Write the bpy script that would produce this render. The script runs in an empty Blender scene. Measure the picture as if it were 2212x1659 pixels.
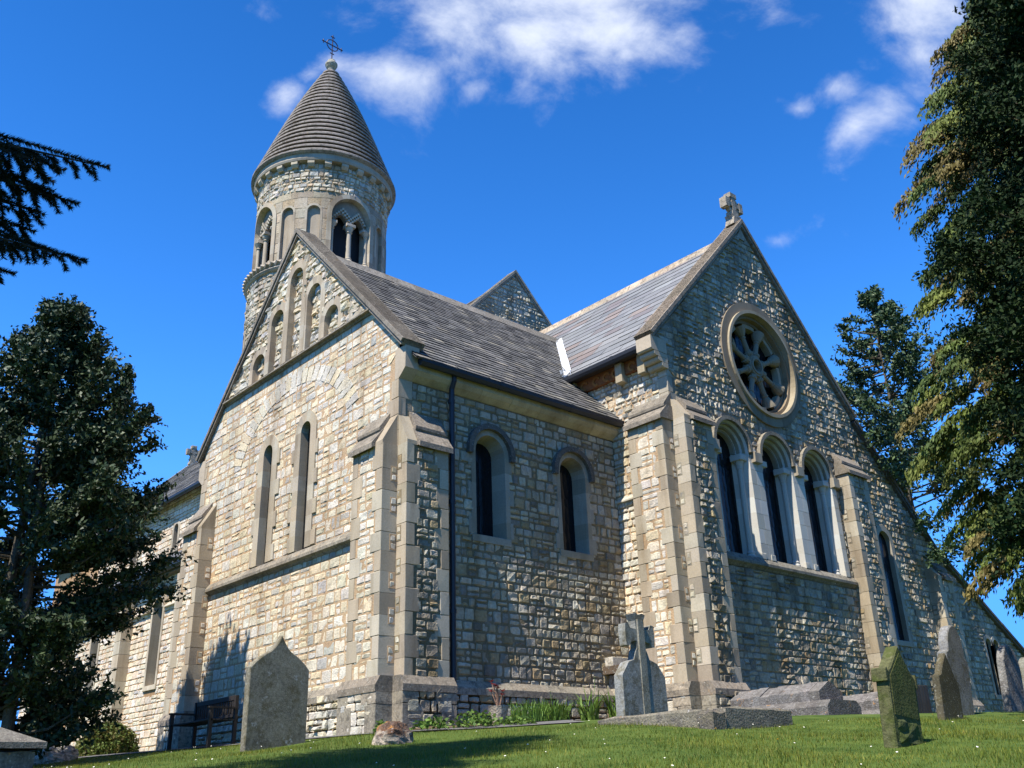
import bpy, math, random
import numpy as np
from math import sin, cos, pi, radians, sqrt
R = random.Random(11)
NP = np.random.RandomState(5)
U_ = R.uniform
scn = bpy.context.scene
COLL = scn.collection

# ---------------------------------------------------------------- camera
FPX, YAW, PITCH, ROLL = 2400.42, radians(-47.57), radians(23.129), radians(-1.958)
CAM = np.array([12.115, -8.494, -6.498])
_f = np.array([sin(YAW)*cos(PITCH), cos(YAW)*cos(PITCH), sin(PITCH)])
_r = np.array([cos(YAW), -sin(YAW), 0.0]); _u = np.cross(_r, _f)
_r, _u = cos(ROLL)*_r+sin(ROLL)*_u, -sin(ROLL)*_r+cos(ROLL)*_u
cam = bpy.data.objects.new('camera', bpy.data.cameras.new('camera')); COLL.objects.link(cam)
from mathutils import Matrix, Vector
cam.matrix_world = Matrix(((_r[0], _u[0], -_f[0], CAM[0]), (_r[1], _u[1], -_f[1], CAM[1]), (_r[2], _u[2], -_f[2], CAM[2]), (0, 0, 0, 1)))
cam.data.sensor_width = 36; cam.data.lens = FPX/2592*36; cam.data.clip_start = .1; cam.data.clip_end = 4000
scn.camera = cam
# ---------------------------------------------------------------- light and exposure
EL, AZ = radians(58), radians(9.7)
SUN = Vector((sin(AZ)*cos(EL), -cos(AZ)*cos(EL), sin(EL)))
sun = bpy.data.objects.new('sun', bpy.data.lights.new('sun', 'SUN')); COLL.objects.link(sun)
sun.data.energy = 5.0; sun.data.angle = radians(.55); sun.data.color = (1, .95, .86)
sun.rotation_euler = SUN.to_track_quat('Z', 'Y').to_euler()
scn.view_settings.view_transform = 'Standard'; scn.view_settings.look = 'None'
scn.view_settings.exposure = .88; scn.view_settings.gamma = 1
scn.render.engine = 'CYCLES'
world = bpy.data.worlds.new('World'); scn.world = world; world.use_nodes = True

def sky():
    nt = world.node_tree; N = nt.nodes; Lk = nt.links.new; N.clear()
    out = N.new('ShaderNodeOutputWorld'); bg = N.new('ShaderNodeBackground'); bg.inputs['Strength'].default_value = .1
    st = N.new('ShaderNodeTexSky'); st.sky_type = 'NISHITA'; st.sun_disc = False
    st.sun_elevation = EL; st.sun_rotation = pi-AZ; st.air_density = 1.0; st.dust_density = .0; st.ozone_density = 3.0; st.altitude = 600
    hs = N.new('ShaderNodeHueSaturation'); hs.inputs['Saturation'].default_value = 1.32; hs.inputs['Value'].default_value = 1.0
    Lk(st.outputs[0], hs.inputs['Color'])
    tint = N.new('ShaderNodeMix'); tint.data_type = 'RGBA'; tint.blend_type = 'MULTIPLY'; tint.inputs[0].default_value = 1
    Lk(hs.outputs[0], tint.inputs[6]); tint.inputs[7].default_value = SKYTINT
    tc = N.new('ShaderNodeTexCoord')
    lo = N.new('ShaderNodeVectorMath'); lo.operation = 'MAXIMUM'; Lk(tc.outputs['Generated'], lo.inputs[0]); lo.inputs[1].default_value = (-1, -1, .30)
    ln0 = N.new('ShaderNodeVectorMath'); ln0.operation = 'NORMALIZE'; Lk(lo.outputs[0], ln0.inputs[0]); Lk(ln0.outputs[0], st.inputs['Vector'])   # no pale band at the horizon
    def dot(v):
        d = N.new('ShaderNodeVectorMath'); d.operation = 'DOT_PRODUCT'; Lk(tc.outputs['Generated'], d.inputs[0]); d.inputs[1].default_value = v; return d.outputs['Value']
    def m(op, a, b=None, clamp=False):
        n = N.new('ShaderNodeMath'); n.operation = op; n.use_clamp = clamp
        for i, q in enumerate((a, b)):
            if q is None: continue
            if isinstance(q, (int, float)): n.inputs[i].default_value = q
            else: Lk(q, n.inputs[i])
        return n.outputs[0]
    el = N.new('ShaderNodeMapRange'); Lk(dot((0, 0, 1)), el.inputs['Value']); el.inputs['From Min'].default_value = .38; el.inputs['From Max'].default_value = .85; el.inputs['To Min'].default_value = 1.0; el.inputs['To Max'].default_value = .60
    dk = N.new('ShaderNodeVectorMath'); dk.operation = 'SCALE'; Lk(tint.outputs[2], dk.inputs[0]); Lk(el.outputs[0], dk.inputs['Scale'])
    # the clouds lie on the sky dome round a fixed compass direction in the north-west
    F = Vector((-.681, .618, .393)).normalized(); W = Vector((0, 0, 1)); RT = F.cross(W).normalized(); UP = RT.cross(F)
    a, b, c = dot(F), dot(RT), dot(UP)
    den = m('MAXIMUM', a, .05)
    co = N.new('ShaderNodeCombineXYZ'); Lk(m('DIVIDE', b, den), co.inputs[0]); Lk(m('DIVIDE', c, den), co.inputs[1])
    nz0 = N.new('ShaderNodeTexNoise'); nz0.inputs['Scale'].default_value = 3.2; nz0.inputs['Detail'].default_value = 3
    Lk(co.outputs[0], nz0.inputs['Vector'])
    wp = N.new('ShaderNodeVectorMath'); wp.operation = 'MULTIPLY_ADD'; Lk(nz0.outputs['Color'], wp.inputs[0]); wp.inputs[1].default_value = (.11, .11, 0); wp.inputs[2].default_value = (-.055, -.055, 0)
    cw = N.new('ShaderNodeVectorMath'); Lk(co.outputs[0], cw.inputs[0]); Lk(wp.outputs[0], cw.inputs[1])
    tot = None
    for (x, y, rx, ry, rot, wt) in CLOUDS:
        mp = N.new('ShaderNodeMapping'); mp.vector_type = 'TEXTURE'; Lk(cw.outputs[0], mp.inputs[0])
        mp.inputs['Location'].default_value = (x, y, 0); mp.inputs['Rotation'].default_value = (0, 0, radians(rot)); mp.inputs['Scale'].default_value = (rx, ry, 1)
        ln = N.new('ShaderNodeVectorMath'); ln.operation = 'LENGTH'; Lk(mp.outputs[0], ln.inputs[0])
        v = m('MULTIPLY', m('SUBTRACT', 1.0, m('MULTIPLY', ln.outputs['Value'], .5), True), wt)
        tot = v if tot is None else m('MAXIMUM', tot, v)
    mp2 = N.new('ShaderNodeMapping'); Lk(cw.outputs[0], mp2.inputs[0]); mp2.inputs['Rotation'].default_value = (0, 0, radians(35)); mp2.inputs['Scale'].default_value = (1.0, 1.25, 1)
    nz = N.new('ShaderNodeTexNoise'); nz.inputs['Scale'].default_value = 8.5; nz.inputs['Detail'].default_value = 10; nz.inputs['Roughness'].default_value = .6
    Lk(mp2.outputs[0], nz.inputs['Vector'])
    d = m('ADD', tot, m('MULTIPLY', m('SUBTRACT', nz.outputs['Fac'], .5), 2.1))
    mr = N.new('ShaderNodeMapRange'); mr.interpolation_type = 'SMOOTHSTEP'; Lk(d, mr.inputs['Value'])
    mr.inputs['From Min'].default_value = .30; mr.inputs['From Max'].default_value = 1.30; mr.inputs['To Max'].default_value = .93
    fac = m('MULTIPLY', mr.outputs[0], m('GREATER_THAN', a, .1))
    # thick parts a little greyer
    cc = N.new('ShaderNodeMix'); cc.data_type = 'RGBA'; Lk(nz0.outputs['Fac'], cc.inputs[0]); cc.inputs[6].default_value = (4.2, 4.7, 5.7, 1); cc.inputs[7].default_value = (6.0, 6.3, 7.0, 1)
    mx = N.new('ShaderNodeMix'); mx.data_type = 'RGBA'; Lk(fac, mx.inputs[0]); Lk(dk.outputs[0], mx.inputs[6]); Lk(cc.outputs[2], mx.inputs[7])
    Lk(mx.outputs[2], bg.inputs['Color']); Lk(bg.outputs[0], out.inputs[0])
SKYTINT = (1.24, 1.46, 1.82, 1)
def _cl(px, py, rx, ry, rot=0, w=1.0): return ((px-1106)/2048, -(py-829.5)/2048, rx/2048, ry/2048, rot, w)
CLOUDS = [_cl(1240, -20, 380, 110, 0, 1.1), _cl(1040, 70, 130, 130, 0, 1.05), _cl(1180, 90, 130, 105, 0, 1.05), _cl(1390, 65, 140, 115, 0, 1.05), _cl(1395, 130, 65, 55, 0, .9),
          _cl(865, 180, 120, 48, -12, 1.0), _cl(925, 195, 50, 55, 0, .85), _cl(765, 150, 60, 38, -15, .85), _cl(650, 205, 48, 42, 35, .85), _cl(705, 168, 50, 30, 20, .7),
          _cl(1050, 208, 44, 28, 20, .85), _cl(1250, 110, 80, 45, 20, .75), _cl(1000, 150, 60, 60, 0, .75),
          _cl(1990, 50, 105, 140, 0, 1.0), _cl(1960, 160, 70, 60, 0, .75), _cl(1765, 262, 46, 26, -20, .85), _cl(1835, 240, 60, 28, 15, .75), _cl(1890, 315, 85, 50, 30, .85), _cl(1940, 280, 60, 50, 0, .75), _cl(1995, 165, 70, 95, 10, .9), _cl(1690, 510, 60, 22, 15, .55)]
sky()

# ---------------------------------------------------------------- mesh helpers
class MB:
    def __init__(s): s.v = []; s.f = []; s.c = []
    def add(s, vs, fs, col):
        o = len(s.v); s.v.extend(vs); s.f.extend([tuple(i+o for i in f) for f in fs])
        if isinstance(col, list): s.c.extend(col)
        else: s.c.extend([col]*len(vs))
    def build(s, name, mat, parent=None, smooth=False):
        me = bpy.data.meshes.new(name); me.from_pydata(s.v, [], s.f)
        at = me.color_attributes.new('Col', 'FLOAT_COLOR', 'POINT')
        a = np.ones((len(s.v), 4), np.float32); a[:, :3] = np.array(s.c, np.float32).reshape(-1, 3); at.data.foreach_set('color', a.ravel())
        if smooth: me.polygons.foreach_set('use_smooth', np.ones(len(me.polygons), bool))
        me.materials.append(mat); me.update()
        o = bpy.data.objects.new(name, me); COLL.objects.link(o)
        if parent: o.parent = parent
        return o
def npmesh(name, V, F, C, mat, parent=None):
    """V (n,3), F (m,k) equal-sized faces, C (n,3)"""
    me = bpy.data.meshes.new(name); n, (m_, k) = len(V), F.shape
    me.vertices.add(n); me.vertices.foreach_set('co', V.astype(np.float32).ravel())
    me.loops.add(m_*k); me.loops.foreach_set('vertex_index', F.astype(np.int32).ravel())
    me.polygons.add(m_); me.polygons.foreach_set('loop_start', np.arange(0, m_*k, k, dtype=np.int32)); me.polygons.foreach_set('loop_total', np.full(m_, k, np.int32))
    at = me.color_attributes.new('Col', 'FLOAT_COLOR', 'POINT')
    a = np.ones((n, 4), np.float32); a[:, :3] = C; at.data.foreach_set('color', a.ravel())
    me.materials.append(mat); me.update(calc_edges=True); me.validate()
    o = bpy.data.objects.new(name, me); COLL.objects.link(o)
    if parent: o.parent = parent
    return o
def tag(o, label, cat, group=None, kind=None):
    if label: o['label'] = label
    if cat: o['category'] = cat
    if group: o['group'] = group
    if kind: o['kind'] = kind
    return o
def thing(name, loc, label, cat, group=None):
    o = bpy.data.objects.new(name, None); COLL.objects.link(o); o.location = loc; o.empty_display_size = .2
    return tag(o, label, cat, group)
def reparent(o, root):   # parts are modelled in world coordinates
    o.parent = root; o.matrix_parent_inverse = Matrix.Translation(-Vector(root.location)); return o
def fY(c, s=1):  # wall in plane y=c facing -y
    return lambda u, z, d: (u, c-d, z)
def fX(c):       # wall in plane x=c facing +x
    return lambda u, z, d: (c+d, u, z)
def vary(c, a=.05, b=.02):
    k = 1+U_(-a, a); return (max(0, c[0]*k*(1+U_(-b, b))), max(0, c[1]*k), max(0, c[2]*k*(1+U_(-b, b))))
def cbox(mb, fr, u0, u1, z0, z1, d0, d1, col, e=.007):
    """block seen from the front with chamfered front edges"""
    vs = [fr(u, z, d0) for u, z in ((u0, z0), (u1, z0), (u1, z1), (u0, z1))]
    vs += [fr(u, z, d1-e) for u, z in ((u0, z0), (u1, z0), (u1, z1), (u0, z1))]
    vs += [fr(u, z, d1) for u, z in ((u0+e, z0+e), (u1-e, z0+e), (u1-e, z1-e), (u0+e, z1-e))]
    if e > .004: vs = [(x+U_(-.003, .003), y+U_(-.003, .003), z+U_(-.003, .003)) for x, y, z in vs]
    fs = [(8, 9, 10, 11), (3, 2, 1, 0)]
    for i in range(4):
        j = (i+1) % 4; fs += [(i, j, j+4, i+4), (i+4, j+4, j+8, i+8)]
    mb.add(vs, fs, col)
def prism(mb, fr, poly, d0, d1, col):
    n = len(poly); vs = [fr(a, b, d0) for a, b in poly]+[fr(a, b, d1) for a, b in poly]
    fs = [tuple(range(n, 2*n)), tuple(range(n-1, -1, -1))]+[(i, (i+1) % n, (i+1) % n+n, i+n) for i in range(n)]
    mb.add(vs, fs, col)
def tube(mb, pts, rad, col, n=8, cap=True):
    pts = [Vector(p) for p in pts]; rad = rad if isinstance(rad, (list, tuple)) else [rad]*len(pts)
    vs = []; fs = []; prev = None
    for i, p in enumerate(pts):
        t = (pts[min(i+1, len(pts)-1)]-pts[max(i-1, 0)]).normalized()
        if prev is None:
            a = Vector((0, 0, 1)) if abs(t.z) < .9 else Vector((1, 0, 0)); x = t.cross(a).normalized()
        else: x = (prev-t*prev.dot(t)).normalized()
        prev = x; y = t.cross(x)
        vs += [tuple(p+(x*cos(2*pi*k/n)+y*sin(2*pi*k/n))*rad[i]) for k in range(n)]
    for i in range(len(pts)-1):
        for k in range(n): fs.append((i*n+k, i*n+(k+1) % n, (i+1)*n+(k+1) % n, (i+1)*n+k))
    if cap: fs += [tuple(range(n-1, -1, -1)), tuple((len(pts)-1)*n+k for k in range(n))]
    mb.add(vs, fs, col)
def lathe(mb, c, prof, col, n=32, a0=0, a1=2*pi):
    full = abs(a1-a0-2*pi) < 1e-6; m_ = n if full else n+1; vs = []; fs = []; cl = []
    for r, z in prof:
        for k in range(m_):
            a = a0+(a1-a0)*k/n; vs.append((c[0]+r*cos(a), c[1]+r*sin(a), c[2]+z)); cl.append(vary(col, .04))
    for i in range(len(prof)-1):
        for k in range(n if full else n): fs.append((i*m_+k, i*m_+(k+1) % m_, (i+1)*m_+(k+1) % m_, (i+1)*m_+k))
    mb.add(vs, fs, cl)

# ---------------------------------------------------------------- materials
def mat_attr(name, rough=.9, spec=.3, n1=(3, .18), n2=(30, .25), bump=(45, .35, .01), spots=None, streak=0):
    """colour attribute of the piece, weathered by noise in the object's own coordinates"""
    m = bpy.data.materials.new(name); m.use_nodes = True; nt = m.node_tree; N = nt.nodes; Lk = nt.links.new
    b = N['Principled BSDF']; b.inputs['Roughness'].default_value = rough; b.inputs['Specular IOR Level'].default_value = spec
    at = N.new('ShaderNodeAttribute'); at.attribute_name = 'Col'; tc = N.new('ShaderNodeTexCoord'); col = at.outputs['Color']
    for sc, am in (n1, n2):
        if not am: continue
        nz = N.new('ShaderNodeTexNoise'); nz.inputs['Scale'].default_value = sc; nz.inputs['Detail'].default_value = 5; Lk(tc.outputs['Object'], nz.inputs['Vector'])
        mr = N.new('ShaderNodeMapRange'); Lk(nz.outputs['Fac'], mr.inputs['Value']); mr.inputs['From Min'].default_value = .25; mr.inputs['From Max'].default_value = .75
        mr.inputs['To Min'].default_value = 1-am; mr.inputs['To Max'].default_value = 1+am
        mx = N.new('ShaderNodeVectorMath'); mx.operation = 'SCALE'; Lk(col, mx.inputs[0]); Lk(mr.outputs[0], mx.inputs['Scale']); col = mx.outputs[0]
    for (sc, lo, hi, cc, amt) in (spots or []):
        nz = N.new('ShaderNodeTexNoise'); nz.inputs['Scale'].default_value = sc; nz.inputs['Detail'].default_value = 7; nz.inputs['Roughness'].default_value = .65; Lk(tc.outputs['Object'], nz.inputs['Vector'])
        mr = N.new('ShaderNodeMapRange'); Lk(nz.outputs['Fac'], mr.inputs['Value']); mr.inputs['From Min'].default_value = lo; mr.inputs['From Max'].default_value = hi; mr.inputs['To Max'].default_value = amt
        mx = N.new('ShaderNodeMix'); mx.data_type = 'RGBA'; Lk(mr.outputs[0], mx.inputs[0]); Lk(col, mx.inputs[6]); mx.inputs[7].default_value = (*cc, 1); col = mx.outputs[2]
    if streak:
        mp = N.new('ShaderNodeMapping'); Lk(tc.outputs['Object'], mp.inputs[0]); mp.inputs['Scale'].default_value = (2.2, 2.2, .28)
        nz = N.new('ShaderNodeTexNoise'); nz.inputs['Scale'].default_value = 1.0; nz.inputs['Detail'].default_value = 6; nz.inputs['Roughness'].default_value = .6; Lk(mp.outputs[0], nz.inputs['Vector'])
        mr = N.new('ShaderNodeMapRange'); Lk(nz.outputs['Fac'], mr.inputs['Value']); mr.inputs['From Min'].default_value = .48; mr.inputs['From Max'].default_value = .70; mr.inputs['To Max'].default_value = streak
        mx = N.new('ShaderNodeMix'); mx.data_type = 'RGBA'; mx.blend_type = 'MULTIPLY'; Lk(mr.outputs[0], mx.inputs[0]); Lk(col, mx.inputs[6]); mx.inputs[7].default_value = (.50, .44, .36, 1); col = mx.outputs[2]
    Lk(col, b.inputs['Base Color'])
    if bump:
        nz = N.new('ShaderNodeTexNoise'); nz.inputs['Scale'].default_value = bump[0]; nz.inputs['Detail'].default_value = 6; Lk(tc.outputs['Object'], nz.inputs['Vector'])
        bp = N.new('ShaderNodeBump'); bp.inputs['Strength'].default_value = bump[1]; bp.inputs['Distance'].default_value = bump[2]; Lk(nz.outputs['Fac'], bp.inputs['Height']); Lk(bp.outputs[0], b.inputs['Normal'])
    return m
M = {}
M['rubble'] = mat_attr('rubble_stone', .95, .2, (1.1, .16), (22, .22), (38, .6, .02), [(2.2, .56, .72, (.30, .29, .27), .55), (9, .62, .75, (.55, .50, .40), .5)], .75)
M['rubble_grey'] = mat_attr('rubble_stone_grey', .95, .2, (1.1, .18), (22, .25), (38, .7, .02), [(1.7, .55, .72, (.20, .18, .14), .6), (10, .62, .76, (.50, .50, .44), .55), (5, .64, .76, (.36, .22, .08), .45)], .8)
M['dressed'] = mat_attr('dressed_stone', .9, .2, (1.6, .12), (40, .12), (70, .25, .006), [(3.0, .58, .75, (.24, .20, .15), .55), (14, .66, .8, (.45, .42, .36), .5)], .75)
M['white'] = mat_attr('new_white_stone', .85, .25, (2, .08), (30, .06), (60, .15, .004), [(4, .62, .8, (.34, .31, .26), .4)])
M['cap'] = mat_attr('weathered_coping_stone', .95, .2, (2, .22), (26, .3), (40, .5, .012), [(9, .50, .62, (.10, .088, .07), .75), (32, .60, .68, (.42, .41, .37), .8), (6, .62, .72, (.36, .21, .07), .5)])
M['slate'] = mat_attr('roof_tile', .8, .3, (1.2, .2), (20, .22), (50, .3, .006), [(3.5, .58, .75, (.27, .24, .17), .45), (26, .68, .76, (.45, .44, .38), .6)])
M['blue_slate'] = mat_attr('blue_roof_slate', .62, .35, (1.2, .08), (14, .08), (40, .15, .003))
M['grave'] = mat_attr('grave_stone', .95, .2, (3, .3), (40, .4), (60, .6, .01), [(6, .48, .62, (.085, .068, .03), .7), (22, .56, .66, (.26, .25, .2), .6), (80, .62, .70, (.36, .35, .30), .6), (2.2, .52, .66, (.055, .05, .04), .6), (5, .62, .67, (.36, .36, .33), .7)])
M['mossy'] = mat_attr('mossy_stone', .95, .2, (3, .3), (30, .4), (50, .7, .015), [(4, .48, .6, (.055, .07, .012), .8), (12, .52, .66, (.025, .03, .008), .75), (50, .64, .72, (.3, .29, .22), .5)])
M['tomb'] = mat_attr('tomb_stone', .95, .2, (3, .3), (30, .4), (40, .9, .02), [(8, .48, .62, (.085, .075, .068), .75), (26, .60, .68, (.40, .385, .36), .75), (6, .64, .70, (.45, .20, .035), .7)])
M['iron'] = mat_attr('black_iron', .5, .4, (3, .05), (20, .05), None)
M['wood'] = mat_attr('dark_wood', .75, .3, (4, .2), (30, .2), (60, .3, .004))
M['plastic'] = mat_attr('white_sheeting', .35, .5, (3, .05), (20, .05), None)
M['bark'] = mat_attr('bark', .95, .2, (4, .25), (30, .3), (25, .8, .03))
def mat_leaf(name, rough, spec, trans=.0):
    m = mat_attr(name, rough, spec, (1.5, .22), (9, .2), None)
    if trans:
        nt = m.node_tree; N = nt.nodes; Lk = nt.links.new; b = N['Principled BSDF']
        tr = N.new('ShaderNodeBsdfTranslucent'); mx = N.new('ShaderNodeMixShader'); mx.inputs[0].default_value = trans
        src = b.inputs['Base Color'].links[0].from_socket; Lk(src, tr.inputs['Color'])
        Lk(b.outputs[0], mx.inputs[1]); Lk(tr.outputs[0], mx.inputs[2]); Lk(mx.outputs[0], N['Material Output'].inputs[0])
    return m
M['holly'] = mat_leaf('holly_leaf', .55, .3)
M['yew'] = mat_leaf('yew_leaf', .75, .12)
M['leaf'] = mat_leaf('soft_leaf', .6, .3, .25)
M['conifer'] = mat_leaf('conifer_spray', .7, .25, .06)
M['grass'] = mat_leaf('grass_blade', .6, .25, .3)
M['petal'] = mat_attr('petal', .6, .3, (3, .02), (20, .02), None)
M['soil'] = mat_attr('soil', .95, .1, (4, .25), (30, .3), (30, .9, .03))
def mat_glass():
    m = bpy.data.materials.new('leaded_glass'); m.use_nodes = True; nt = m.node_tree; N = nt.nodes; Lk = nt.links.new
    b = N['Principled BSDF']; b.inputs['Base Color'].default_value = (.008, .009, .011, 1); b.inputs['Roughness'].default_value = .22; b.inputs['Specular IOR Level'].default_value = .22
    tc = N.new('ShaderNodeTexCoord'); mp = N.new('ShaderNodeMapping'); Lk(tc.outputs['Object'], mp.inputs[0])
    mp.inputs['Scale'].default_value = (9, 9, 6)
    vo = N.new('ShaderNodeTexVoronoi'); vo.inputs['Scale'].default_value = 1.0; vo.inputs['Randomness'].default_value = .35; Lk(mp.outputs[0], vo.inputs['Vector'])
    bp = N.new('ShaderNodeBump'); bp.inputs['Strength'].default_value = .35; bp.inputs['Distance'].default_value = .03; Lk(vo.outputs['Distance'], bp.inputs['Height']); Lk(bp.outputs[0], b.inputs['Normal'])
    return m
M['glass'] = mat_glass()
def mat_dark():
    m = bpy.data.materials.new('painted_interior_shade'); m.use_nodes = True; b = m.node_tree.nodes['Principled BSDF']
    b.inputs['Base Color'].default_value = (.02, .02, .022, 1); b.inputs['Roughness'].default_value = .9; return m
M['dark'] = mat_dark()  # near-black colour standing in for the shade inside the belfry

# ---------------------------------------------------------------- masonry
class St:   # style of a stretch of coursed rubble
    def __init__(s, h=(.13, .25), w=(.14, .37), gap=.016, d=(.006, .028), rough=.006, pal=None, split=.38, bev=.016, mortar=(.4, .28, .16)):
        s.h, s.w, s.gap, s.d, s.rough, s.pal, s.split, s.bev, s.mortar = h, w, gap, d, rough, pal, split, bev, mortar
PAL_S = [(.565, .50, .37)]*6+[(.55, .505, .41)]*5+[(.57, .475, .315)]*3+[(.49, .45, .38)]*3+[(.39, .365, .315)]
PAL_E = [(.385, .34, .255)]*5+[(.44, .395, .305)]*4+[(.30, .265, .205)]*3+[(.34, .26, .15)]*3+[(.21, .188, .15)]  # same stone on east faces, darkened: weathering plus shade put into the colour
PAL_A = [(.62, .52, .37)]*5+[(.60, .48, .34)]*3+[(.64, .56, .44)]*3+[(.48, .44, .38)]
PAL_D = [(.37, .305, .215)]*4+[(.41, .355, .265)]*3+[(.31, .255, .185)]*2
ST_S = St(pal=PAL_S, gap=.015, d=(.002, .009), rough=.004, bev=.02, mortar=(.42, .29, .17))
ST_SR = St(h=(.08, .2), w=(.1, .3), pal=PAL_S, gap=.02, d=(.01, .05), rough=.016, mortar=(.42, .33, .22))
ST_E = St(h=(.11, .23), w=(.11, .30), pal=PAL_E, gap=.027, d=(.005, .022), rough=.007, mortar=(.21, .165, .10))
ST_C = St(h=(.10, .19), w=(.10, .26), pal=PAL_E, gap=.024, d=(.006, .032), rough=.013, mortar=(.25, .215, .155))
ST_A = St(h=(.11, .2), w=(.16, .4), pal=PAL_A, gap=.014, d=(.004, .02), rough=.006, mortar=(.36, .22, .11))
ST_T = St(h=(.07, .17), w=(.1, .26), pal=[(.50, .44, .33)]*4+[(.55, .50, .40)]*3+[(.36, .33, .28)]*3+[(.44, .34, .22)], gap=.02, d=(.008, .04), rough=.014, mortar=(.34, .26, .16))
ST_ASH = St(h=(.26, .34), w=(.35, .7), gap=.006, d=(.004, .006), rough=.0005, pal=PAL_D, split=0, bev=.006, mortar=(.28, .22, .15))

def stone(mb, fr, a0, b0, a1, b1, z0, z1, st):
    g = st.gap*U_(.6, 1.3)/2
    a0 += g; a1 += g; b0 -= g; b1 -= g; z0 += g; z1 -= g
    w = max(b0-a0, b1-a1); h = z1-z0
    if w < .03 or h < .03: return
    D = U_(*st.d); col = R.choice(st.pal); col = vary(col, .14, .04)
    nu = min(4, max(1, int(w/.085))); nz = min(3, max(1, int(h/.075)))
    bu = min(.3, st.bev/w); bz = min(.3, st.bev/h)
    S = [0]+[bu+(1-2*bu)*i/nu for i in range(nu+1)]+[1]; T = [0]+[bz+(1-2*bz)*i/nz for i in range(nz+1)]+[1]
    tu, tz = U_(-1, 1)*st.rough*1.2, U_(-1, 1)*st.rough*1.2
    vs = []; nS, nT = len(S), len(T); jit = min(.012, st.gap*.6)
    for j, t in enumerate(T):
        for i, s in enumerate(S):
            bi, bj = i in (0, nS-1), j in (0, nT-1)
            if bi and bj:   # rounded corner
                s_ = s+(.02/w if i == 0 else -.02/w)*U_(.3, 1.2); t_ = t+(.016/h if j == 0 else -.016/h)*U_(.3, 1.2)
            else: s_, t_ = s, t
            u = (a0+(a1-a0)*t_)*(1-s_)+(b0+(b1-b0)*t_)*s_; z = z0+h*t_
            if bi or bj: d = -.004; u += U_(-jit, jit); z += U_(-jit, jit)*.6
            else: d = D+R.gauss(0, st.rough)*.8+tu*(s-.5)+tz*(t-.5); u += U_(-.006, .006); z += U_(-.006, .006)
            vs.append(fr(u, z, max(d, -.006)))
    fs = [(j*nS+i, j*nS+i+1, (j+1)*nS+i+1, (j+1)*nS+i) for j in range(nT-1) for i in range(nS-1)]
    mb.add(vs, fs, [vary(col, .05, .015) for _ in vs])
def courses(mb, fr, zlo, zhi, iv, st):
    z = zlo
    while z < zhi-.03:
        h = U_(*st.h); h = h if zhi-z-h > .08 else zhi-z
        for a0, b0, a1, b1 in iv(z, z+h):
            if max(b0-a0, b1-a1) < .04: continue
            la0, la1 = a0, a1; cur = max(a0, a1); end = min(b0, b1); first = True
            while True:
                w = U_(*st.w)*(1.0 if h > .12 else .8)
                nxt = cur+w
                if nxt > end-st.w[0]*.7: nx0, nx1 = b0, b1; last = True
                else: nx0 = nx1 = nxt; last = False
                if h > .165 and R.random() < st.split:
                    f = U_(.38, .62); zs = z+h*f; m0 = la0+(la1-la0)*f; m1 = nx0+(nx1-nx0)*f
                    if R.random() < .5 and nx0-la0 > .24 and not last and la0 == la1:
                        v = la0+(nx0-la0)*U_(.4, .6)
                        stone(mb, fr, la0, v, m0, v, z, zs, st); stone(mb, fr, v, nx0, v, m1, z, zs, st); stone(mb, fr, m0, m1, la1, nx1, zs, z+h, st)
                    else:
                        stone(mb, fr, la0, nx0, m0, m1, z, zs, st); stone(mb, fr, m0, m1, la1, nx1, zs, z+h, st)
                else: stone(mb, fr, la0, nx0, la1, nx1, z, z+h, st)
                if last: break
                la0 = la1 = cur = nxt
        z += h
def wallbase(mb, fr, zlo, zhi, iv, st, step=.05, du=None):
    n = max(1, int(round((zhi-zlo)/step)))
    for k in range(n):
        z0 = zlo+(zhi-zlo)*k/n; z1 = zlo+(zhi-zlo)*(k+1)/n
        for a0, b0, a1, b1 in iv(z0, z1):
            m_ = 1 if not du else max(1, int((b0-a0)/du))
            for q in range(m_):
                s0, s1 = q/m_, (q+1)/m_
                mb.add([fr(a0+(b0-a0)*s0, z0, 0), fr(a0+(b0-a0)*s1, z0, 0), fr(a1+(b1-a1)*s1, z1, 0), fr(a1+(b1-a1)*s0, z1, 0)], [(0, 1, 2, 3)], vary(st.mortar, .05))
def mkiv(left, right, cuts):
    lf = left if callable(left) else (lambda z: left); rf = right if callable(right) else (lambda z: right)
    def iv(z0, z1):
        segs = []
        for c in cuts:
            lo = hi = None
            for q in range(5):
                r = c(z0+(z1-z0)*(q+.02)/4.04)
                if r: lo = r[0] if lo is None else min(lo, r[0]); hi = r[1] if hi is None else max(hi, r[1])
            if lo is not None: segs.append((lo, hi))
        segs.sort(); out = []; a0, a1 = lf(z0), lf(z1); b0, b1 = rf(z0), rf(z1)
        for lo, hi in segs:
            if hi <= min(a0, a1) or lo >= max(b0, b1): continue
            if lo > max(a0, a1)+.02: out.append((a0, lo, a1, lo))
            a0 = a1 = max(hi, min(a0, a1))
        if max(b0, b1) > min(a0, a1)+.01: out.append((a0, max(b0, a0), a1, max(b1, a1)))
        return out
    return iv
def cut_arch(uc, hw, zb, zs, pad=0):
    def c(z):
        if z < zb-pad or z > zs+hw+pad: return None
        w = hw+pad if z <= zs else sqrt(max(0, (hw+pad)**2-(z-zs)**2)); return (uc-w, uc+w)
    return c
def cut_box(u0, u1, z0, z1): return lambda z: (u0, u1) if z0 < z < z1 else None
def cut_circle(uc, zc, r): return lambda z: None if abs(z-zc) >= r else (uc-sqrt(r*r-(z-zc)**2), uc+sqrt(r*r-(z-zc)**2))

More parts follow.
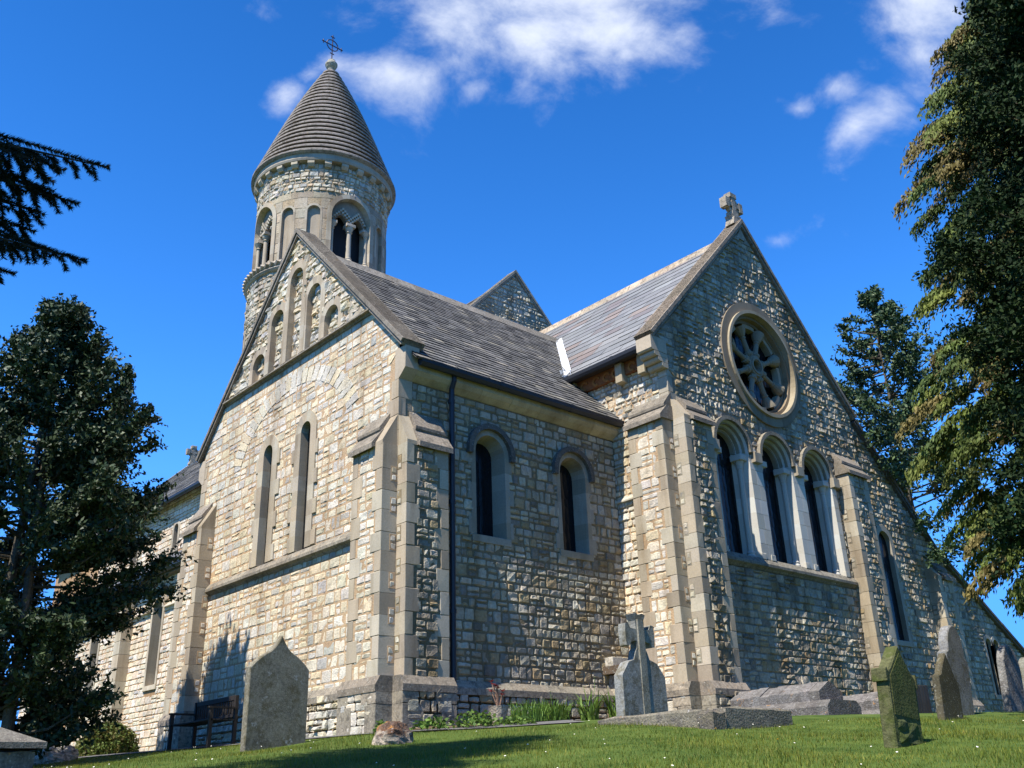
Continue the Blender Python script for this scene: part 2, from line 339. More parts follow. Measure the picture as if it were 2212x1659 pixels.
def arch_path(uc, hw, zb, zs, seg=12, bh=.3):
    """(u, z, block id, nu, nz) along jamb, arch, jamb"""
    P = []; n = max(1, int((zs-zb)/bh+.5)); k = 0
    for i in range(n+1): P.append((uc-hw, zb+(zs-zb)*i/n, i, -1, 0))
    for i in range(1, seg): a = pi-pi*i/seg; P.append((uc+hw*cos(a), zs+hw*sin(a), n+i//2, cos(a), sin(a)))
    for i in range(n+1): P.append((uc+hw, zs-(zs-zb)*i/n, n+seg//2+i, 1, 0))
    return P
def arch_frame(mb, fr, uc, hw, zb, zs, sw=.16, proud=.03, depth=.15, hw2=None, pal=PAL_D, seg=12, teeth=.1, sill=.12, zsb=None):
    P = arch_path(uc, hw, zb, zs, seg); hw2 = hw if hw2 is None else hw2; cols = {}
    zbb = zb if zsb is None else zsb
    for i in range(len(P)-1):
        p, q = P[i], P[i+1]
        col = cols.setdefault(p[2], vary(R.choice(pal), .08))
        def io(t):
            k = hw2-hw; return (t[0], t[1]), (t[0]+t[3]*sw, t[1]+t[4]*sw), (t[0]+t[3]*k, (t[1] if t[4] or t[1] >= zs-.001 else t[1])+t[4]*k)
        (pi_, po, pb), (qi, qo, qb) = io(p), io(q)
        mb.add([fr(*pi_, proud), fr(*qi, proud), fr(*qo, proud), fr(*po, proud), fr(*pb, -depth), fr(*qb, -depth), fr(*po, -.02), fr(*qo, -.02)],
               [(0, 1, 2, 3), (0, 4, 5, 1), (3, 2, 7, 6)], col)
    if teeth:
        n = max(1, int((zs-zb)/.3+.5)); hb = (zs-zb)/n
        for i in range(n):
            if (i % 2) == 0:
                for s in (-1, 1):
                    a = uc+s*(hw+sw-.004); b = uc+s*(hw+sw+teeth*U_(.7, 1.3)); cbox(mb, fr, min(a, b), max(a, b), zb+hb*i+.004, zb+hb*(i+1)-.004, -.02, proud+.002, vary(R.choice(pal), .08))
    if sill:
        cbox(mb, fr, uc-hw-sw, uc+hw+sw, zb-sill, zb-.002, -.05, proud+.012, vary(R.choice(pal), .08))
        mb.add([fr(uc-hw, zb, proud), fr(uc+hw, zb, proud), fr(uc+hw2, zb, -depth), fr(uc-hw2, zb, -depth)], [(0, 1, 2, 3)], vary(pal[0], .05))
def pane(fr, uc, hw, zb, zs, d, parent, name='window_pane', mat='glass'):
    mb = MB(); P = arch_path(uc, hw, zb, zs, 12); prism(mb, fr, [(p[0], p[1]) for p in reversed(P)], d-.03, d, (.02, .02, .02)); return mb.build(name, M[mat], parent)
def ring(mb, fr, uc, zc, r0, r1, d0, d1, a0=0, a1=2*pi, n=40, pal=PAL_D, grp=3):
    col = None
    for i in range(n):
        if i % grp == 0: col = vary(R.choice(pal), .08)
        A, B = a0+(a1-a0)*i/n, a0+(a1-a0)*(i+1)/n
        pt = lambda a, r, d: fr(uc+r*cos(a), zc+r*sin(a), d)
        mb.add([pt(A, r0, d1), pt(B, r0, d1), pt(B, r1, d1), pt(A, r1, d1), pt(A, r0, d0), pt(B, r0, d0), pt(B, r1, d0), pt(A, r1, d0)],
               [(0, 3, 2, 1), (0, 1, 5, 4), (3, 7, 6, 2)]+([(0, 4, 7, 3)] if i == 0 and a1-a0 < 6.2 else [])+([(1, 2, 6, 5)] if i == n-1 and a1-a0 < 6.2 else []), col)

# ================================================================= CHURCH
L_, E_ = 5.319, 1.521
ZG = -5.75
church = thing('church', (0, 0, -5.63), 'pale rubble stone church with round spired tower, slate roofs and rose window', 'church')
def P(mb, name, mat, parent=None, label=None, smooth=False):
    o = mb.build(name, M[mat], None, smooth)
    if parent is None: reparent(o, church)
    else:
        o.parent = parent; o.matrix_parent_inverse = parent.matrix_basis.inverted()
    if label: o['label'] = label
    return o
FS, FE, FC, FCS = fY(0), fX(0), fX(E_), fY(L_)
TW = 7.5
# --- transept -----------------------------------------------------------
AP_T = (-3.75, 4.56)
def tl(z): return -7.5 if z < .70 else -7.5+(z-.70)/1.0374
def tr(z): return 0.0 if z < .70 else -(z-.70)/1.0374
BL = [(-5.18, .26, 1.68, 2.02), (-4.46, .26, 1.68, 2.80), (-3.73, .26, 1.68, 3.50), (-2.98, .26, 1.68, 2.80), (-2.265, .25, 1.68, 2.02)]
LAN = [(-4.44, .175, -2.40, -.17), (-2.99, .175, -2.40, -.10)]
cutsb = [cut_arch(*b, .02) for b in BL]+[cut_arch(*b, .02) for b in LAN]
cutss = [cut_arch(*b, .10) for b in BL]+[cut_arch(*b, .10) for b in LAN]
mb = MB()
wallbase(mb, FS, -6.1, 4.58, mkiv(tl, tr, cutsb), ST_S)
q = lambda z: -7.5+.24 if z < .40 else max(-7.47, tl(z)+.03)
q2 = lambda z: -.24 if z < .40 else min(-.03, tr(z)-.03)
ivS = mkiv(q, q2, cutss)
courses(mb, FS, -5.0, 1.52, ivS, ST_S); courses(mb, FS, 1.66, 4.5, ivS, ST_SR); courses(mb, fY(-.09), -6.0, -5.0, mkiv(-7.4, -.1, []), ST_SR)
WB = [(1.95, .225, -2.5, -1.1), (4.02, .225, -2.5, -1.1)]
E_W = [(1.98, .34, -2.5, -1.0), (4.05, .34, -2.5, -1.0)]
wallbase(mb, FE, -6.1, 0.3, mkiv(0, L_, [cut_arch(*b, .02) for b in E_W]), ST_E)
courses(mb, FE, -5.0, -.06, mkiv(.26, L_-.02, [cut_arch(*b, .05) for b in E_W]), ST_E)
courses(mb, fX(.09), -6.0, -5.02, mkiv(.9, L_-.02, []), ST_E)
# west side of the transept
mb.add([(-7.5, 0, -6.1), (-7.5, 3.5, -6.1), (-7.5, 3.5, .4), (-7.5, 0, .4)], [(3, 2, 1, 0)], ST_S.mortar)
P(mb, 'transept_wall', 'rubble')
# plinth course with chamfered top
mb = MB()
for fr, a, b in ((FS, -7.5, 0), (FE, .0, L_)):
    prismd = [(-.02, -6.1), (.09, -6.1), (.09, -5.03), (.02, -4.93), (-.02, -4.93)]
    n = int((b-a)/.7)
    for i in range(n):
        u0, u1 = a+(b-a)*i/n+.003, a+(b-a)*(i+1)/n-.003
        prism(mb, (lambda d, z, u, fr=fr: fr(u, z, d)), [(-.02, -5.12), (.115, -5.12), (.115, -5.02), (.025, -4.90), (-.02, -4.90)][::-1], u0, u1, vary((.25, .215, .165), .12))
P(mb, 'plinth', 'cap')
# quoins of the south-east and south-west corners
def quoins(fa, ua, sa, fb, ub, sb, z0, z1, wa=(.29, .2), wb=(.14, .27), pr=.012):
    mb = MB(); z = z0; k = 0
    while z < z1-.05:
        h = min(U_(.26, .36), z1-z); col = vary(R.choice(PAL_D), .1)
        for fr, u, s, w in ((fa, ua, sa, wa), (fb, ub, sb, wb)):
            if fr is None: continue
            v = u+s*w[k % 2]; p_ = pr-(.003 if fr is fb else 0); cbox(mb, fr, min(u, v)-(pr if s > 0 and fr is fa else 0), max(u, v)+(pr if s < 0 and fr is fa else 0), z+.003, z+h-.003, -.05, p_, col, .005)
        z += h; k += 1
    return P(mb, 'quoin', 'dressed')
quoins(FS, 0, -1, FE, 0, 1, -1.3, -.05); quoins(FS, -7.5, 1, None, 0, 0, -1.6, .42, (.27, .2))
# string courses
def string(fr, u0, u1, zt, zb, pr, pal=(.22, .19, .145), mat='cap', n=None):
    mb = MB(); n = n or max(1, int((u1-u0)/.75))
    for i in range(n):
        a, b = u0+(u1-u0)*i/n+.002, u0+(u1-u0)*(i+1)/n-.002
        prism(mb, (lambda d, z, u: fr(u, z, d)), [(-.03, zt), (.02, zt), (pr, zt-(zt-zb)*.50), (pr, zt-(zt-zb)*.72), (pr*.45, zb+.035), (.02, zb), (-.03, zb)], a, b, vary(pal, .1))
    return P(mb, 'string_course', mat)
string(FS, -6.62, -.84, 1.66, 1.53, .11); string(FS, -6.62, -.86, -2.42, -2.66, .11)
# blind arches
for bi, b in enumerate(BL):
    mb = MB(); arch_frame(mb, FS, *b, sw=.17, proud=.028+.003*(bi % 3), depth=.13, teeth=0, sill=0, seg=14)
    fr = fY(.11); c = cut_arch(*b, -.015)
    def ivb(z0, z1, c=c):
        r = c((z0+z1)/2) or None; return [(r[0], r[1], r[0], r[1])] if r and r[1]-r[0] > .05 else []
    o = P(mb, 'blind_arch', 'dressed')
    mb = MB(); prism(mb, fr, [(p[0], p[1]) for p in reversed(arch_path(*b))], -.05, -.003, ST_SR.mortar); courses(mb, fr, b[2], b[3]+b[1], ivb, ST_SR)
    P(mb, 'arch_infill', 'rubble', o)
# corner spandrel stones of the gable
mb = MB()
for pl, cq in (([(-3.98, 4.05), (-3.52, 4.05), (-3.75, 4.42)], 0), ([(-1.62, 1.66), (-1.18, 1.66), (-1.6, 2.1)], 5), ([(-6.28, 1.66), (-5.86, 1.66), (-5.86, 2.1)], 5)):
    mb = MB(); prism(mb, FS, pl, -.02, .03, PAL_D[cq]); P(mb, 'gable_stone', 'dressed')
# relieving arch of thin voussoirs
mb = MB(); n = 27
for i in range(n):
    a0, a1 = radians(162-144*i/n), radians(162-144*(i+1)/n); c = (-3.62, -.62); r0, r1 = 1.64, 1.94
    ax = lambda a, r: (c[0]+r*1.30*cos(a), c[1]+r*.98*sin(a))
    g = .008; prism(mb, FS, [ax(a0-g, r0), ax(a1+g, r0), ax(a1+g, r1), ax(a0-g, r1)], -.01, U_(.009, .014), vary(R.choice(PAL_S), .12))
P(mb, 'relieving_arch', 'rubble')
def lancet(fr, uc, hw, zb, zs, **k):
    mb = MB(); arch_frame(mb, fr, uc, hw, zb, zs, **k); o = P(mb, 'lancet_window', k.get('mat', 'dressed') if 'mat' in k else 'dressed')
    h2 = k.get('hw2') or hw; p = pane(fr, uc, h2+.01, zb-.01, zs, -k.get('depth', .15)+.005, None); p.parent = o; p.matrix_parent_inverse = o.matrix_basis.inverted(); return o
for b in LAN: lancet(FS, *b, sw=.21, proud=.032, depth=.135, teeth=.11, sill=0)
def hood(o, fr, uc, zs, r0, r1, d, drop=.1, pal=[(.105, .098, .088)], mat='cap'):
    mb = MB(); ring(mb, fr, uc, zs, r0, r1, -.02, d, 0, pi, 22, pal)
    for s in (-1, 1): a, b = uc+s*r0, uc+s*r1; cbox(mb, fr, min(a, b), max(a, b), zs-drop, zs, -.02, d, pal[0])
    h = P(mb, 'hood_mould', mat, o)
for b in E_W:
    o = lancet(FE, *b, sw=.1, proud=.02, depth=.28, hw2=.275, teeth=.09, sill=.13, pal=[(.30, .275, .22), (.33, .30, .24), (.27, .24, .18)])
    hood(o, FE, b[0], b[3], .44, .54, .10, .08)
# buttresses
def buttress(fr, u0, u1, pr, zc1, zc0, zb=-6.1, capside=None, st=ST_S, plz=-4.93, pal=PAL_D, mat='rubble'):
    mb = MB(); cbox(mb, fr, u0+.004, u1-.004, zb, zc0+.02, -.03, pr, st.mortar, .004)
    fp = lambda u, z, d: fr(u, z, d+pr)
    courses(mb, fp, plz, zc0-.02, mkiv(u0+.2, u1-.2, []), st); courses(mb, lambda u, z, d: fr(u, z, d+pr+.08), zb, plz-.12, mkiv(u0-.0, u1+.0, []), st)
    body = P(mb, 'buttress', mat)
    mb = MB(); z = plz-.02; k = 0
    while z < zc0-.03:
        h = min(U_(.26, .36), zc0-z)
        if zc0-z-h < .1: h = zc0-z
        for s in (0, 1):
            w = (.16, .27)[(k+s) % 2]*U_(.9, 1.1)
            a, b = (u0-.008, u0+w) if s == 0 else (u1-w, u1+.008)
            cbox(mb, fr, a, b, z+.003, z+h-.003, -.03, pr+.012, vary(R.choice(pal), .1))
        z += h; k += 1
    si = St(pal=st.pal, gap=.014, d=(.003, .010), rough=.004)
    for s in (0, 1):
        fs_ = (lambda a, z, d: fr(u1+.01+d, z, a)) if s else (lambda a, z, d: fr(u0-.01-d, z, a))
        z = plz+U_(.2, .5)
        while z < zc0-.35: cbox(mb, fs_, .014, .135, z, z+.25, -.01, .002, vary(st.mortar, .1), .002); stone(mb, fs_, .018, .13, .018, .13, z+.005, z+.12, si); stone(mb, fs_, .018, .13, .018, .13, z+.128, z+.245, si); z += U_(.52, .62)
    # sloping shoulder of dressed stone under and beside the cap
    sh = lambda d, z, u: fr(u, z, d)
    prism(mb, sh, [(-.03, zc0-.02), (pr+.012, zc0-.02), (pr+.012, zc0+.05), (-.03, zc1+.02)][::-1], u0, u1, vary(pal[0], .08))
    P(mb, 'buttress_quoin', 'dressed', body)
    mb = MB(); a, b = (u0-.05, u1-.2) if capside == 'l' else ((u0+.2, u1+.05) if capside == 'r' else (u0-.05, u1+.05))
    zm = (zc0+zc1)/2+.02; dm = pr*.55
    prism(mb, sh, [(-.03, zm-.1), (dm, zm-.1), (dm+.06, zm-.02), (dm+.06, zm+.03), (-.03, zc1+.1)][::-1], a+.02, b-.02, vary((.2, .17, .13), .1))
    prism(mb, sh, [(-.03, zc0-.02), (pr+.05, zc0-.02), (pr+.09, zc0-.05), (pr+.09, zc0+.04), (dm, zm), (-.03, zm)][::-1], a, b, vary((.2, .17, .13), .1))
    P(mb, 'buttress_cap', 'cap', body)
    mb = MB()   # plinth of the buttress
    for (fa, ua, ub, da) in ((fr, u0-.09, u1+.09, pr+.10),):
        prism(mb, sh, [(-.03, plz-.2), (da, plz-.2), (da, plz-.1), (pr+.015, plz+.03), (-.03, plz+.03)][::-1], u0-.085, u1+.085, vary((.22, .185, .14), .1))
        for s in (0, 1):
            for i, zz in enumerate((zb, zb+.4, zb+.8)):
                w = (.2, .3)[(i+s) % 2]; a, b = (u0-.085, u0+w) if s == 0 else (u1-w, u1+.085); z1 = min(zz+.4, plz-.2) if i < 2 else plz-.2
                if z1-zz > .05: cbox(mb, fr, a, b, zz+.003, z1-.003, -.03, da-.012, vary((.27, .23, .17), .12))
    P(mb, 'buttress_plinth', 'cap', body)
    return body
buttress(FS, -.86, 0, .29, -.66, -1.26, capside='l'); buttress(FE, 0, .84, .25, -.66, -1.26, st=ST_E, capside='r', mat='rubble_grey')
buttress(FS, -7.5, -6.64, .29, -.66, -1.26, capside='l')
# --- transept coping, kneelers, cornice, gutter, roof ---------------------
def coping(fr, pts, th, d0, d1, pal=(.19, .165, .13), name='gable_coping', mat='cap'):
    """pts: outer line from foot to foot; band of thickness th below it"""
    mb = MB()
    for (p, q_) in zip(pts[:-1], pts[1:]):
        ln = math.hypot(q_[0]-p[0], q_[1]-p[1]); n = max(1, int(ln/.8)); dx, dz = (q_[0]-p[0])/ln, (q_[1]-p[1])/ln; nx, nz = (dz, -dx) if True else 0
        for i in range(n):
            a, b = ln*i/n, ln*(i+1)/n-.004; A = (p[0]+dx*a, p[1]+dz*a); B = (p[0]+dx*b, p[1]+dz*b)
            o1 = U_(-.004, .004)
            pl = [A, B, (B[0]+nx*th, B[1]+nz*th), (A[0]+nx*th, A[1]+nz*th)]
            c = vary(pal, .14)
            prism(mb, fr, pl[::-1], d0, d1-.03+o1, c)
            pl2 = [A, B, (B[0]+nx*th*.55, B[1]+nz*th*.55), (A[0]+nx*th*.55, A[1]+nz*th*.55)]
            prism(mb, fr, pl2[::-1], d0+.02, d1+o1, c)
    return P(mb, name, mat)
coping(FS, [(-7.76, .58), (-3.75, 4.74), (.26, .58)], .13, -.36, .12)
for s in (1, -1):
    mb = MB(); X = lambda x: x if s > 0 else -7.5-x
    pl = [(X(0), -.06), (X(.03), -.04), (X(.12), .03), (X(.2), .1), (X(.205), .50), (X(-.1), .50), (X(-.1), -.06)]
    prism(mb, FS, pl if s > 0 else pl[::-1], -.27, .016, (.40, .33, .24)); P(mb, 'kneeler', 'dressed')
mb = MB()
for i in range(7):
    a, b = .25+(L_-.25)*i/7+.003, .25+(L_-.25)*(i+1)/7-.003
    prism(mb, lambda x, z, u: (x, u, z), [(-.03, -.05), (.02, -.05), (.05, -.03), (.13, .03), (.19, .10), (.19, .26), (-.03, .26)][::-1], a, b, vary((.44, .36, .22), .1))
P(mb, 'cornice', 'dressed')
def gutter(p0, p1, side, drop=.0):
    mb = MB(); a = Vector(p0); b = Vector(p1); s = Vector(side); t = (b-a).normalized()
    pts = [(0, .12), (.01, .05), (.05, .0), (.10, .0), (.14, .05), (.15, .12)]
    n = 3
    fr = lambda x, z, u: tuple(a+s*x+Vector((0, 0, z))+t*u); ln = (b-a).length
    prism(mb, fr, pts, 0, ln, (.022, .025, .032))
    for k in range(1, int(ln/1.8)+1): prism(mb, fr, [(x*1.06-.004, z*1.1-.006) for x, z in pts], k*1.8-.04, k*1.8+.04, (.022, .025, .032))
    return P(mb, 'gutter', 'iron')
gutter((.195, .24, .17), (.195, L_-.01, .17), (1, 0, 0))
mb = MB(); tube(mb, [(.2, 1.03, .2), (.2, 1.03, .1), (.13, 1.03, -.05), (.12, 1.03, -5.75)], .047, (.02, .022, .03), 10)
for zz in (-.3, -2.1, -3.9): tube(mb, [(.12, 1.03, zz), (.12, 1.03, zz+.07)], .06, (.02, .022, .03), 10)
P(mb, 'downpipe', 'iron')
def slates(mb, P0, A, S, rows, e, w, ext, pal, th=.012, jit=.006, pit=None):
    A = Vector(A).normalized(); S = Vector(S).normalized(); Nn = A.cross(S); Nn = Nn if Nn.z > 0 else -Nn; P0 = Vector(P0)
    for r in range(rows):
        a0, a1 = ext(r*e); a = a0-(w*U_(.3, .9)); 
        while a < a1:
            ww = w*U_(.85, 1.15); b = min(a+ww, a1); aa = max(a, a0)
            if b-aa > .02:
                t = th*U_(.6, 1.5); s0 = r*e-U_(0, jit)*2; s1 = r*e+e*1.02; sk = U_(-jit, jit)
                p = lambda x, s, h: tuple(P0+A*x+S*s+Nn*h)
                g = .0045
                col = vary(R.choice(pal), .14)
                mb.add([p(aa+g, s0+sk, t+.004), p(b-g, s0-sk, t+.004), p(b-g, s1, .003), p(aa+g, s1, .003), p(aa+g, s0+sk, -.01), p(b-g, s0-sk, -.01), p(aa+g, s0+sk, t+.004), p(b-g, s0-sk, t+.004)], [(0, 1, 2, 3), (4, 5, 7, 6)], [col]*4+[tuple(q*.4 for q in col)]*4)
            a += ww
def sheet(mb, pts, col): mb.add(pts, [tuple(range(len(pts)))], col)
RZ = 4.34; EX, EZ = .33, .27   # ridge height, eave of the transept roof
sl = Vector((-3.75-EX, 0, RZ-EZ)); sl_len = sl.length
def zr(x): return EZ+(EX-x)*(RZ-EZ)/(3.75+EX)
C0y, C0z = L_-.33, 1.55; CRy, CRz = 8.70, 5.52; CS = (CRz-C0z)/(CRy-C0y)
def t_ext(s):
    z = EZ+sl.z/sl_len*s; return (.1, L_ if z < C0z+.05 else C0y+(z-C0z)/CS+.12)
mb = MB(); PALT = [(.105, .101, .095)]*6+[(.135, .129, .118)]*4+[(.20, .183, .15)]*1+[(.075, .073, .07)]*3
slates(mb, (EX, 0, EZ), (0, 1, 0), sl, int(sl_len/.165), .165, .27, t_ext, PALT, .014)
sheet(mb, [(EX, .1, EZ-.02), (EX, 8.2, EZ-.02), (-3.75, 8.2, RZ-.02), (-3.75, .1, RZ-.02)], (.08, .08, .08))
sheet(mb, [(-7.9, .1, EZ-.02), (-7.9, 8.2, EZ-.02), (-3.75, 8.2, RZ-.01), (-3.75, .1, RZ-.01)], (.12, .115, .11))
to = P(mb, 'transept_roof', 'slate')
mb = MB(); y = .3
while y < 7.6:
    prism(mb, lambda x, z, u: (-3.75+x, u, RZ+z), [(-.2, -.19), (-.16, -.2), (0, -.02), (.16, -.2), (.2, -.19), (.06, .05), (0, .08), (-.06, .05)], y, y+.43, vary((.19, .17, .14), .2)); y += .44
P(mb, 'ridge_tile', 'cap', to)
# --- chancel ---------------------------------------------------------------
CY = 8.70
APC = 5.75
def cl(z): return L_ if z < 1.62 else CY-(APC-.11-z)/1.074
VP = [(12.55, 1.62), (15.6, -1.2), (20.0, -3.62)]
def cr(z):
    if z > VP[0][1]: return CY+(APC-.11-z)/1.074
    return 12.42
def vr(z):
    pts = VP
    for (y0, z0), (y1, z1) in zip(pts[:-1], pts[1:]):
        if z1 <= z <= z0: return y0+(y1-y0)*(z0-z)/(z0-z1)-.08
    return 12.42 if z > 1 else 19.9
ROSE = (8.76, 2.08)
TRI = [(7.17, .57, -2.45, -.22), (8.745, .57, -2.45, -.22), (10.32, .57, -2.45, -.22)]
cb = [cut_arch(*t, .0) for t in TRI]+[cut_circle(*ROSE, 1.28)]
cs_ = [cut_arch(*t, .05) for t in TRI]+[cut_box(6.39, 11.1, -2.5, -.43)]+[cut_circle(*ROSE, 1.44)]
mb = MB()
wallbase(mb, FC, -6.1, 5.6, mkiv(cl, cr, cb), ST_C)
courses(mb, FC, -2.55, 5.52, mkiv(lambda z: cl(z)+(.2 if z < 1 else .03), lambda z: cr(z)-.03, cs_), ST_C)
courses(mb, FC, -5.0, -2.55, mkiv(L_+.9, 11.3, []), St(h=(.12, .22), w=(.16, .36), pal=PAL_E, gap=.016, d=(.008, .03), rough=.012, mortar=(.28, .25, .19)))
wallbase(mb, FCS, -6.1, 1.62, mkiv(-2.0, E_, []), ST_S, .4)
courses(mb, FCS, -6.0, 1.45, mkiv(-1.9, E_-.2, []), St(h=(.09, .19), w=(.1, .27), pal=PAL_S, gap=.02, d=(.008, .035), rough=.01, mortar=(.44, .33, .2)))
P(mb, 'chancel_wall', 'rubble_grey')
quoins(FCS, E_, -1, FC, L_, 1, -.1, 1.1, (.3, .2), (.14, .24))
buttress(FCS, .665, E_, .30, .45, -.05, capside=None, mat='rubble'); buttress(FC, L_, 6.16, .30, .45, -.05, capside='r', st=ST_C, mat='rubble_grey')
buttress(FC, 11.24, 12.08, .30, .45, -.05, capside=None, st=ST_C, mat='rubble_grey')
string(FC, 6.16, 11.24, -2.43, -2.68, .11, (.2, .18, .14))
string(FCS, .03, .66, -1.28, -1.42, .09, (.42, .38, .3), 'dressed', 1)
coping(FC, [(L_-.48, 1.72), (CY, 5.85), (12.58, 1.69)], .14, -.36, .11, (.24, .195, .145))
coping(FC, VP, .12, -.34, .10, (.10, .09, .08))
mb = MB()
for (a, z0, z1) in ((4.865, 1.34, 1.64), (4.95, 1.235, 1.33), (5.06, 1.14, 1.228), (5.16, 1.03, 1.133)):
    prism(mb, FC, [(a+.03, z0), (L_+.02, z0), (L_+.02, z1), (a, z1), (a, z0+.03)], -.33, .05, vary((.42, .35, .25), .1))
P(mb, 'kneeler', 'dressed')
prv = [(L_, 1.0), (L_+.42, .86), (L_+.45, 2.1), (L_+.05, 1.68)]
mb = MB(); prism(mb, FC, [(8.5, 5.3), (8.9, 5.3), (8.7, 5.62)], -.03, .03, (.36, .32, .25)); P(mb, 'gable_stone', 'dressed')
# eaves: painted boards, brackets, gutter
mb = MB(); cbox(mb, fY(L_-.0), -1.4, E_-.36, 1.22, 1.5, -.05, .10, (.20, .07, .02)); cbox(mb, fY(L_-.0), -1.4, E_-.36, 1.5, 1.56, -.05, .26, (.06, .04, .03))
eb = P(mb, 'eave_board', 'wood')
for x in (-.9, .45, 1.05):
    mb = MB(); cbox(mb, FCS, x-.09, x+.09, 1.06, 1.48, -.05, .2, vary((.36, .30, .2), .1)); P(mb, 'eave_bracket', 'dressed', eb)
for x in (-.6, -.25, .05, .3, .75):
    mb = MB(); ring(mb, fY(L_-.1), x, 1.34, .06, .11, -.01, .02, .3, 5.2, 14, [(.27, .11, .025)]); P(mb, 'painted_scroll', 'wood', eb)
gutter((-1.35, L_-.24, 1.46), (E_-.36, L_-.24, 1.46), (0, -1, 0))
sc = Vector((0, CRy-C0y, CRz-C0z)); sc_len = sc.length
def c_ext(s):
    z = C0z+sc.z/sc_len*s; x = EX-(z-EZ)*(3.75+EX)/(RZ-EZ); return ((x-.25) if z < RZ else -6.3, E_-.33)
mb = MB(); PALC = [(.168, .168, .166)]*9+[(.19, .19, .186)]*4+[(.145, .146, .147)]*2+[(.185, .15, .13)]+[(.16, .14, .137)]
slates(mb, (0, C0y, C0z), (1, 0, 0), sc, int(sc_len/.315), .315, .56, c_ext, PALC, .010, .004)
sheet(mb, [(-6.3, C0y, C0z-.02), (E_-.1, C0y, C0z-.02), (E_-.1, CRy, CRz-.02), (-6.3, CRy, CRz-.02)], (.08, .08, .09))
sheet(mb, [(-6.3, 2*CRy-C0y, C0z), (E_-.1, 2*CRy-C0y, C0z), (E_-.1, CRy, CRz), (-6.3, CRy, CRz)], (.15, .16, .17))
co_ = P(mb, 'chancel_roof', 'blue_slate')
mb = MB(); x = -6.3
while x < E_-.5:
    prism(mb, lambda y, z, u: (u, CRy-y, CRz+z), [(-.18, -.18), (-.14, -.19), (0, -.02), (.14, -.19), (.18, -.18), (.06, .05), (0, .08), (-.06, .05)], x, x+.43, vary((.36, .29, .21), .15)); x += .44
P(mb, 'ridge_tile', 'cap', co_)
# white sheeting laid in the valley
mb = MB(); n, m_ = 22, 5; vs = []; VA = Vector((EX-(2.0-EZ)*(3.75+EX)/(RZ-EZ), C0y+(2.0-C0z)/CS, 2.0)); VB = Vector((EX-(3.98-EZ)*(3.75+EX)/(RZ-EZ), C0y+(3.98-C0z)/CS, 3.98)); VA = VB+(VA-VB)*1.18
for i in range(n+1):
    c = VA+(VB-VA)*(i/n)
    for j in range(m_+1):
        k = (j/m_-.45)*.52
        off = Vector((0, k*.75, k*.75*CS)) if k > 0 else Vector((-k*.72, 0, k*.72))
        nv = Vector((.35, -.35, .8)).normalized()*(.045+U_(-.025, .03)); vs.append(tuple(c+off+nv))
mb.add(vs, [(i*(m_+1)+j, i*(m_+1)+j+1, (i+1)*(m_+1)+j+1, (i+1)*(m_+1)+j) for i in range(n) for j in range(m_)], (.8, .82, .85))
for k in range(14):
    c = VA+Vector((U_(-.25, .25), U_(-.1, .15), U_(-.1, .08))); q3 = [tuple(c+Vector((U_(-.16, .16), U_(-.16, .16), U_(0, .14)))) for _ in range(3)]; mb.add(q3, [(0, 1, 2)], (.8, .82, .85))
P(mb, 'valley_sheeting', 'plastic')
# --- three light east window
WPAL = [(.53, .505, .44)]*3+[(.47, .44, .37)]*2
for t in TRI:
    uc, hw, zb, zs = t; mb = MB()
    arch_frame(mb, FC, uc, hw, zb, zs, sw=.02, proud=.03, depth=.31, hw2=.40, teeth=0, sill=0, pal=WPAL, seg=16)
    for (r0, r1, d) in ((.515, .565, -.02), (.46, .515, -.12), (.40, .46, -.2)): ring(mb, FC, uc, zs, r0, r1, -.36, d, 0, pi, 20, [(.29, .24, .165), (.32, .27, .19)])
    o = P(mb, 'arched_window', 'white')
    p = pane(FC, uc, .42, zb-.02, zs, -.30, None); p.parent = o; p.matrix_parent_inverse = o.matrix_basis.inverted()
    mb = MB(); ring(mb, FC, uc, zs, .575, .66, -.02, .10, 0, pi, 22, [(.22, .19, .14)]); P(mb, 'hood_mould', 'cap', o)
    for s in (-1, 1):
        mb = MB(); y = uc+s*.44; x = E_-.13
        lathe(mb, (x, y, 0), [(.10, zb), (.10, zb+.07), (.075, zb+.1), (.085, zb+.13), (.058, zb+.17), (.056, zs-.36), (.07, zs-.34), (.06, zs-.32), (.075, zs-.26), (.10, zs-.17)], (.50, .47, .405), 14)
        cbox(mb, FC, y-.13, y+.13, zs-.18, zs-.06, -.26, .0, (.50, .47, .405)); P(mb, 'column', 'white', o, smooth=False)
        mb = MB(); a, b = (uc+s*.55, uc+s*.70)
        cbox(mb, FC, min(a, b), max(a, b), zb, zb+.12, -.3, .05, (.48, .445, .37)); P(mb, 'column_base', 'white', o)
# piers between the lights and label stops
for (a, b) in ((6.40, 6.60), (7.74, 8.175), (9.315, 9.75), (10.89, 11.08)):
    mb = MB(); z = -2.44; k = 0
    while z < -.42:
        h = min(.31, -.42-z)
        if -.42-z-h < .06: h = -.42-z
        m2 = a+(b-a)*(.42 if k % 2 else .58)
        for (p0, p1) in ((a, m2), (m2, b)) if b-a > .3 else ((a, b),): cbox(mb, FC, p0+.002, p1-.002, z+.002, z+h-.002, -.1, .035, vary(R.choice(WPAL), .06), .003)
        z += h; k += 1
    if b-a > .3: prism(mb, FC, [(a, -.42), (b, -.42), ((a+b)/2+.06, -.1), ((a+b)/2-.06, -.1)], -.1, .03, WPAL[0])
    P(mb, 'pier', 'white')
for y in (6.5, 7.957, 9.532, 11.0):
    mb = MB(); cbox(mb, FC, y-.13, y+.13, -.42, -.2, -.05, .13, (.38, .33, .25)); P(mb, 'label_stop', 'dressed')
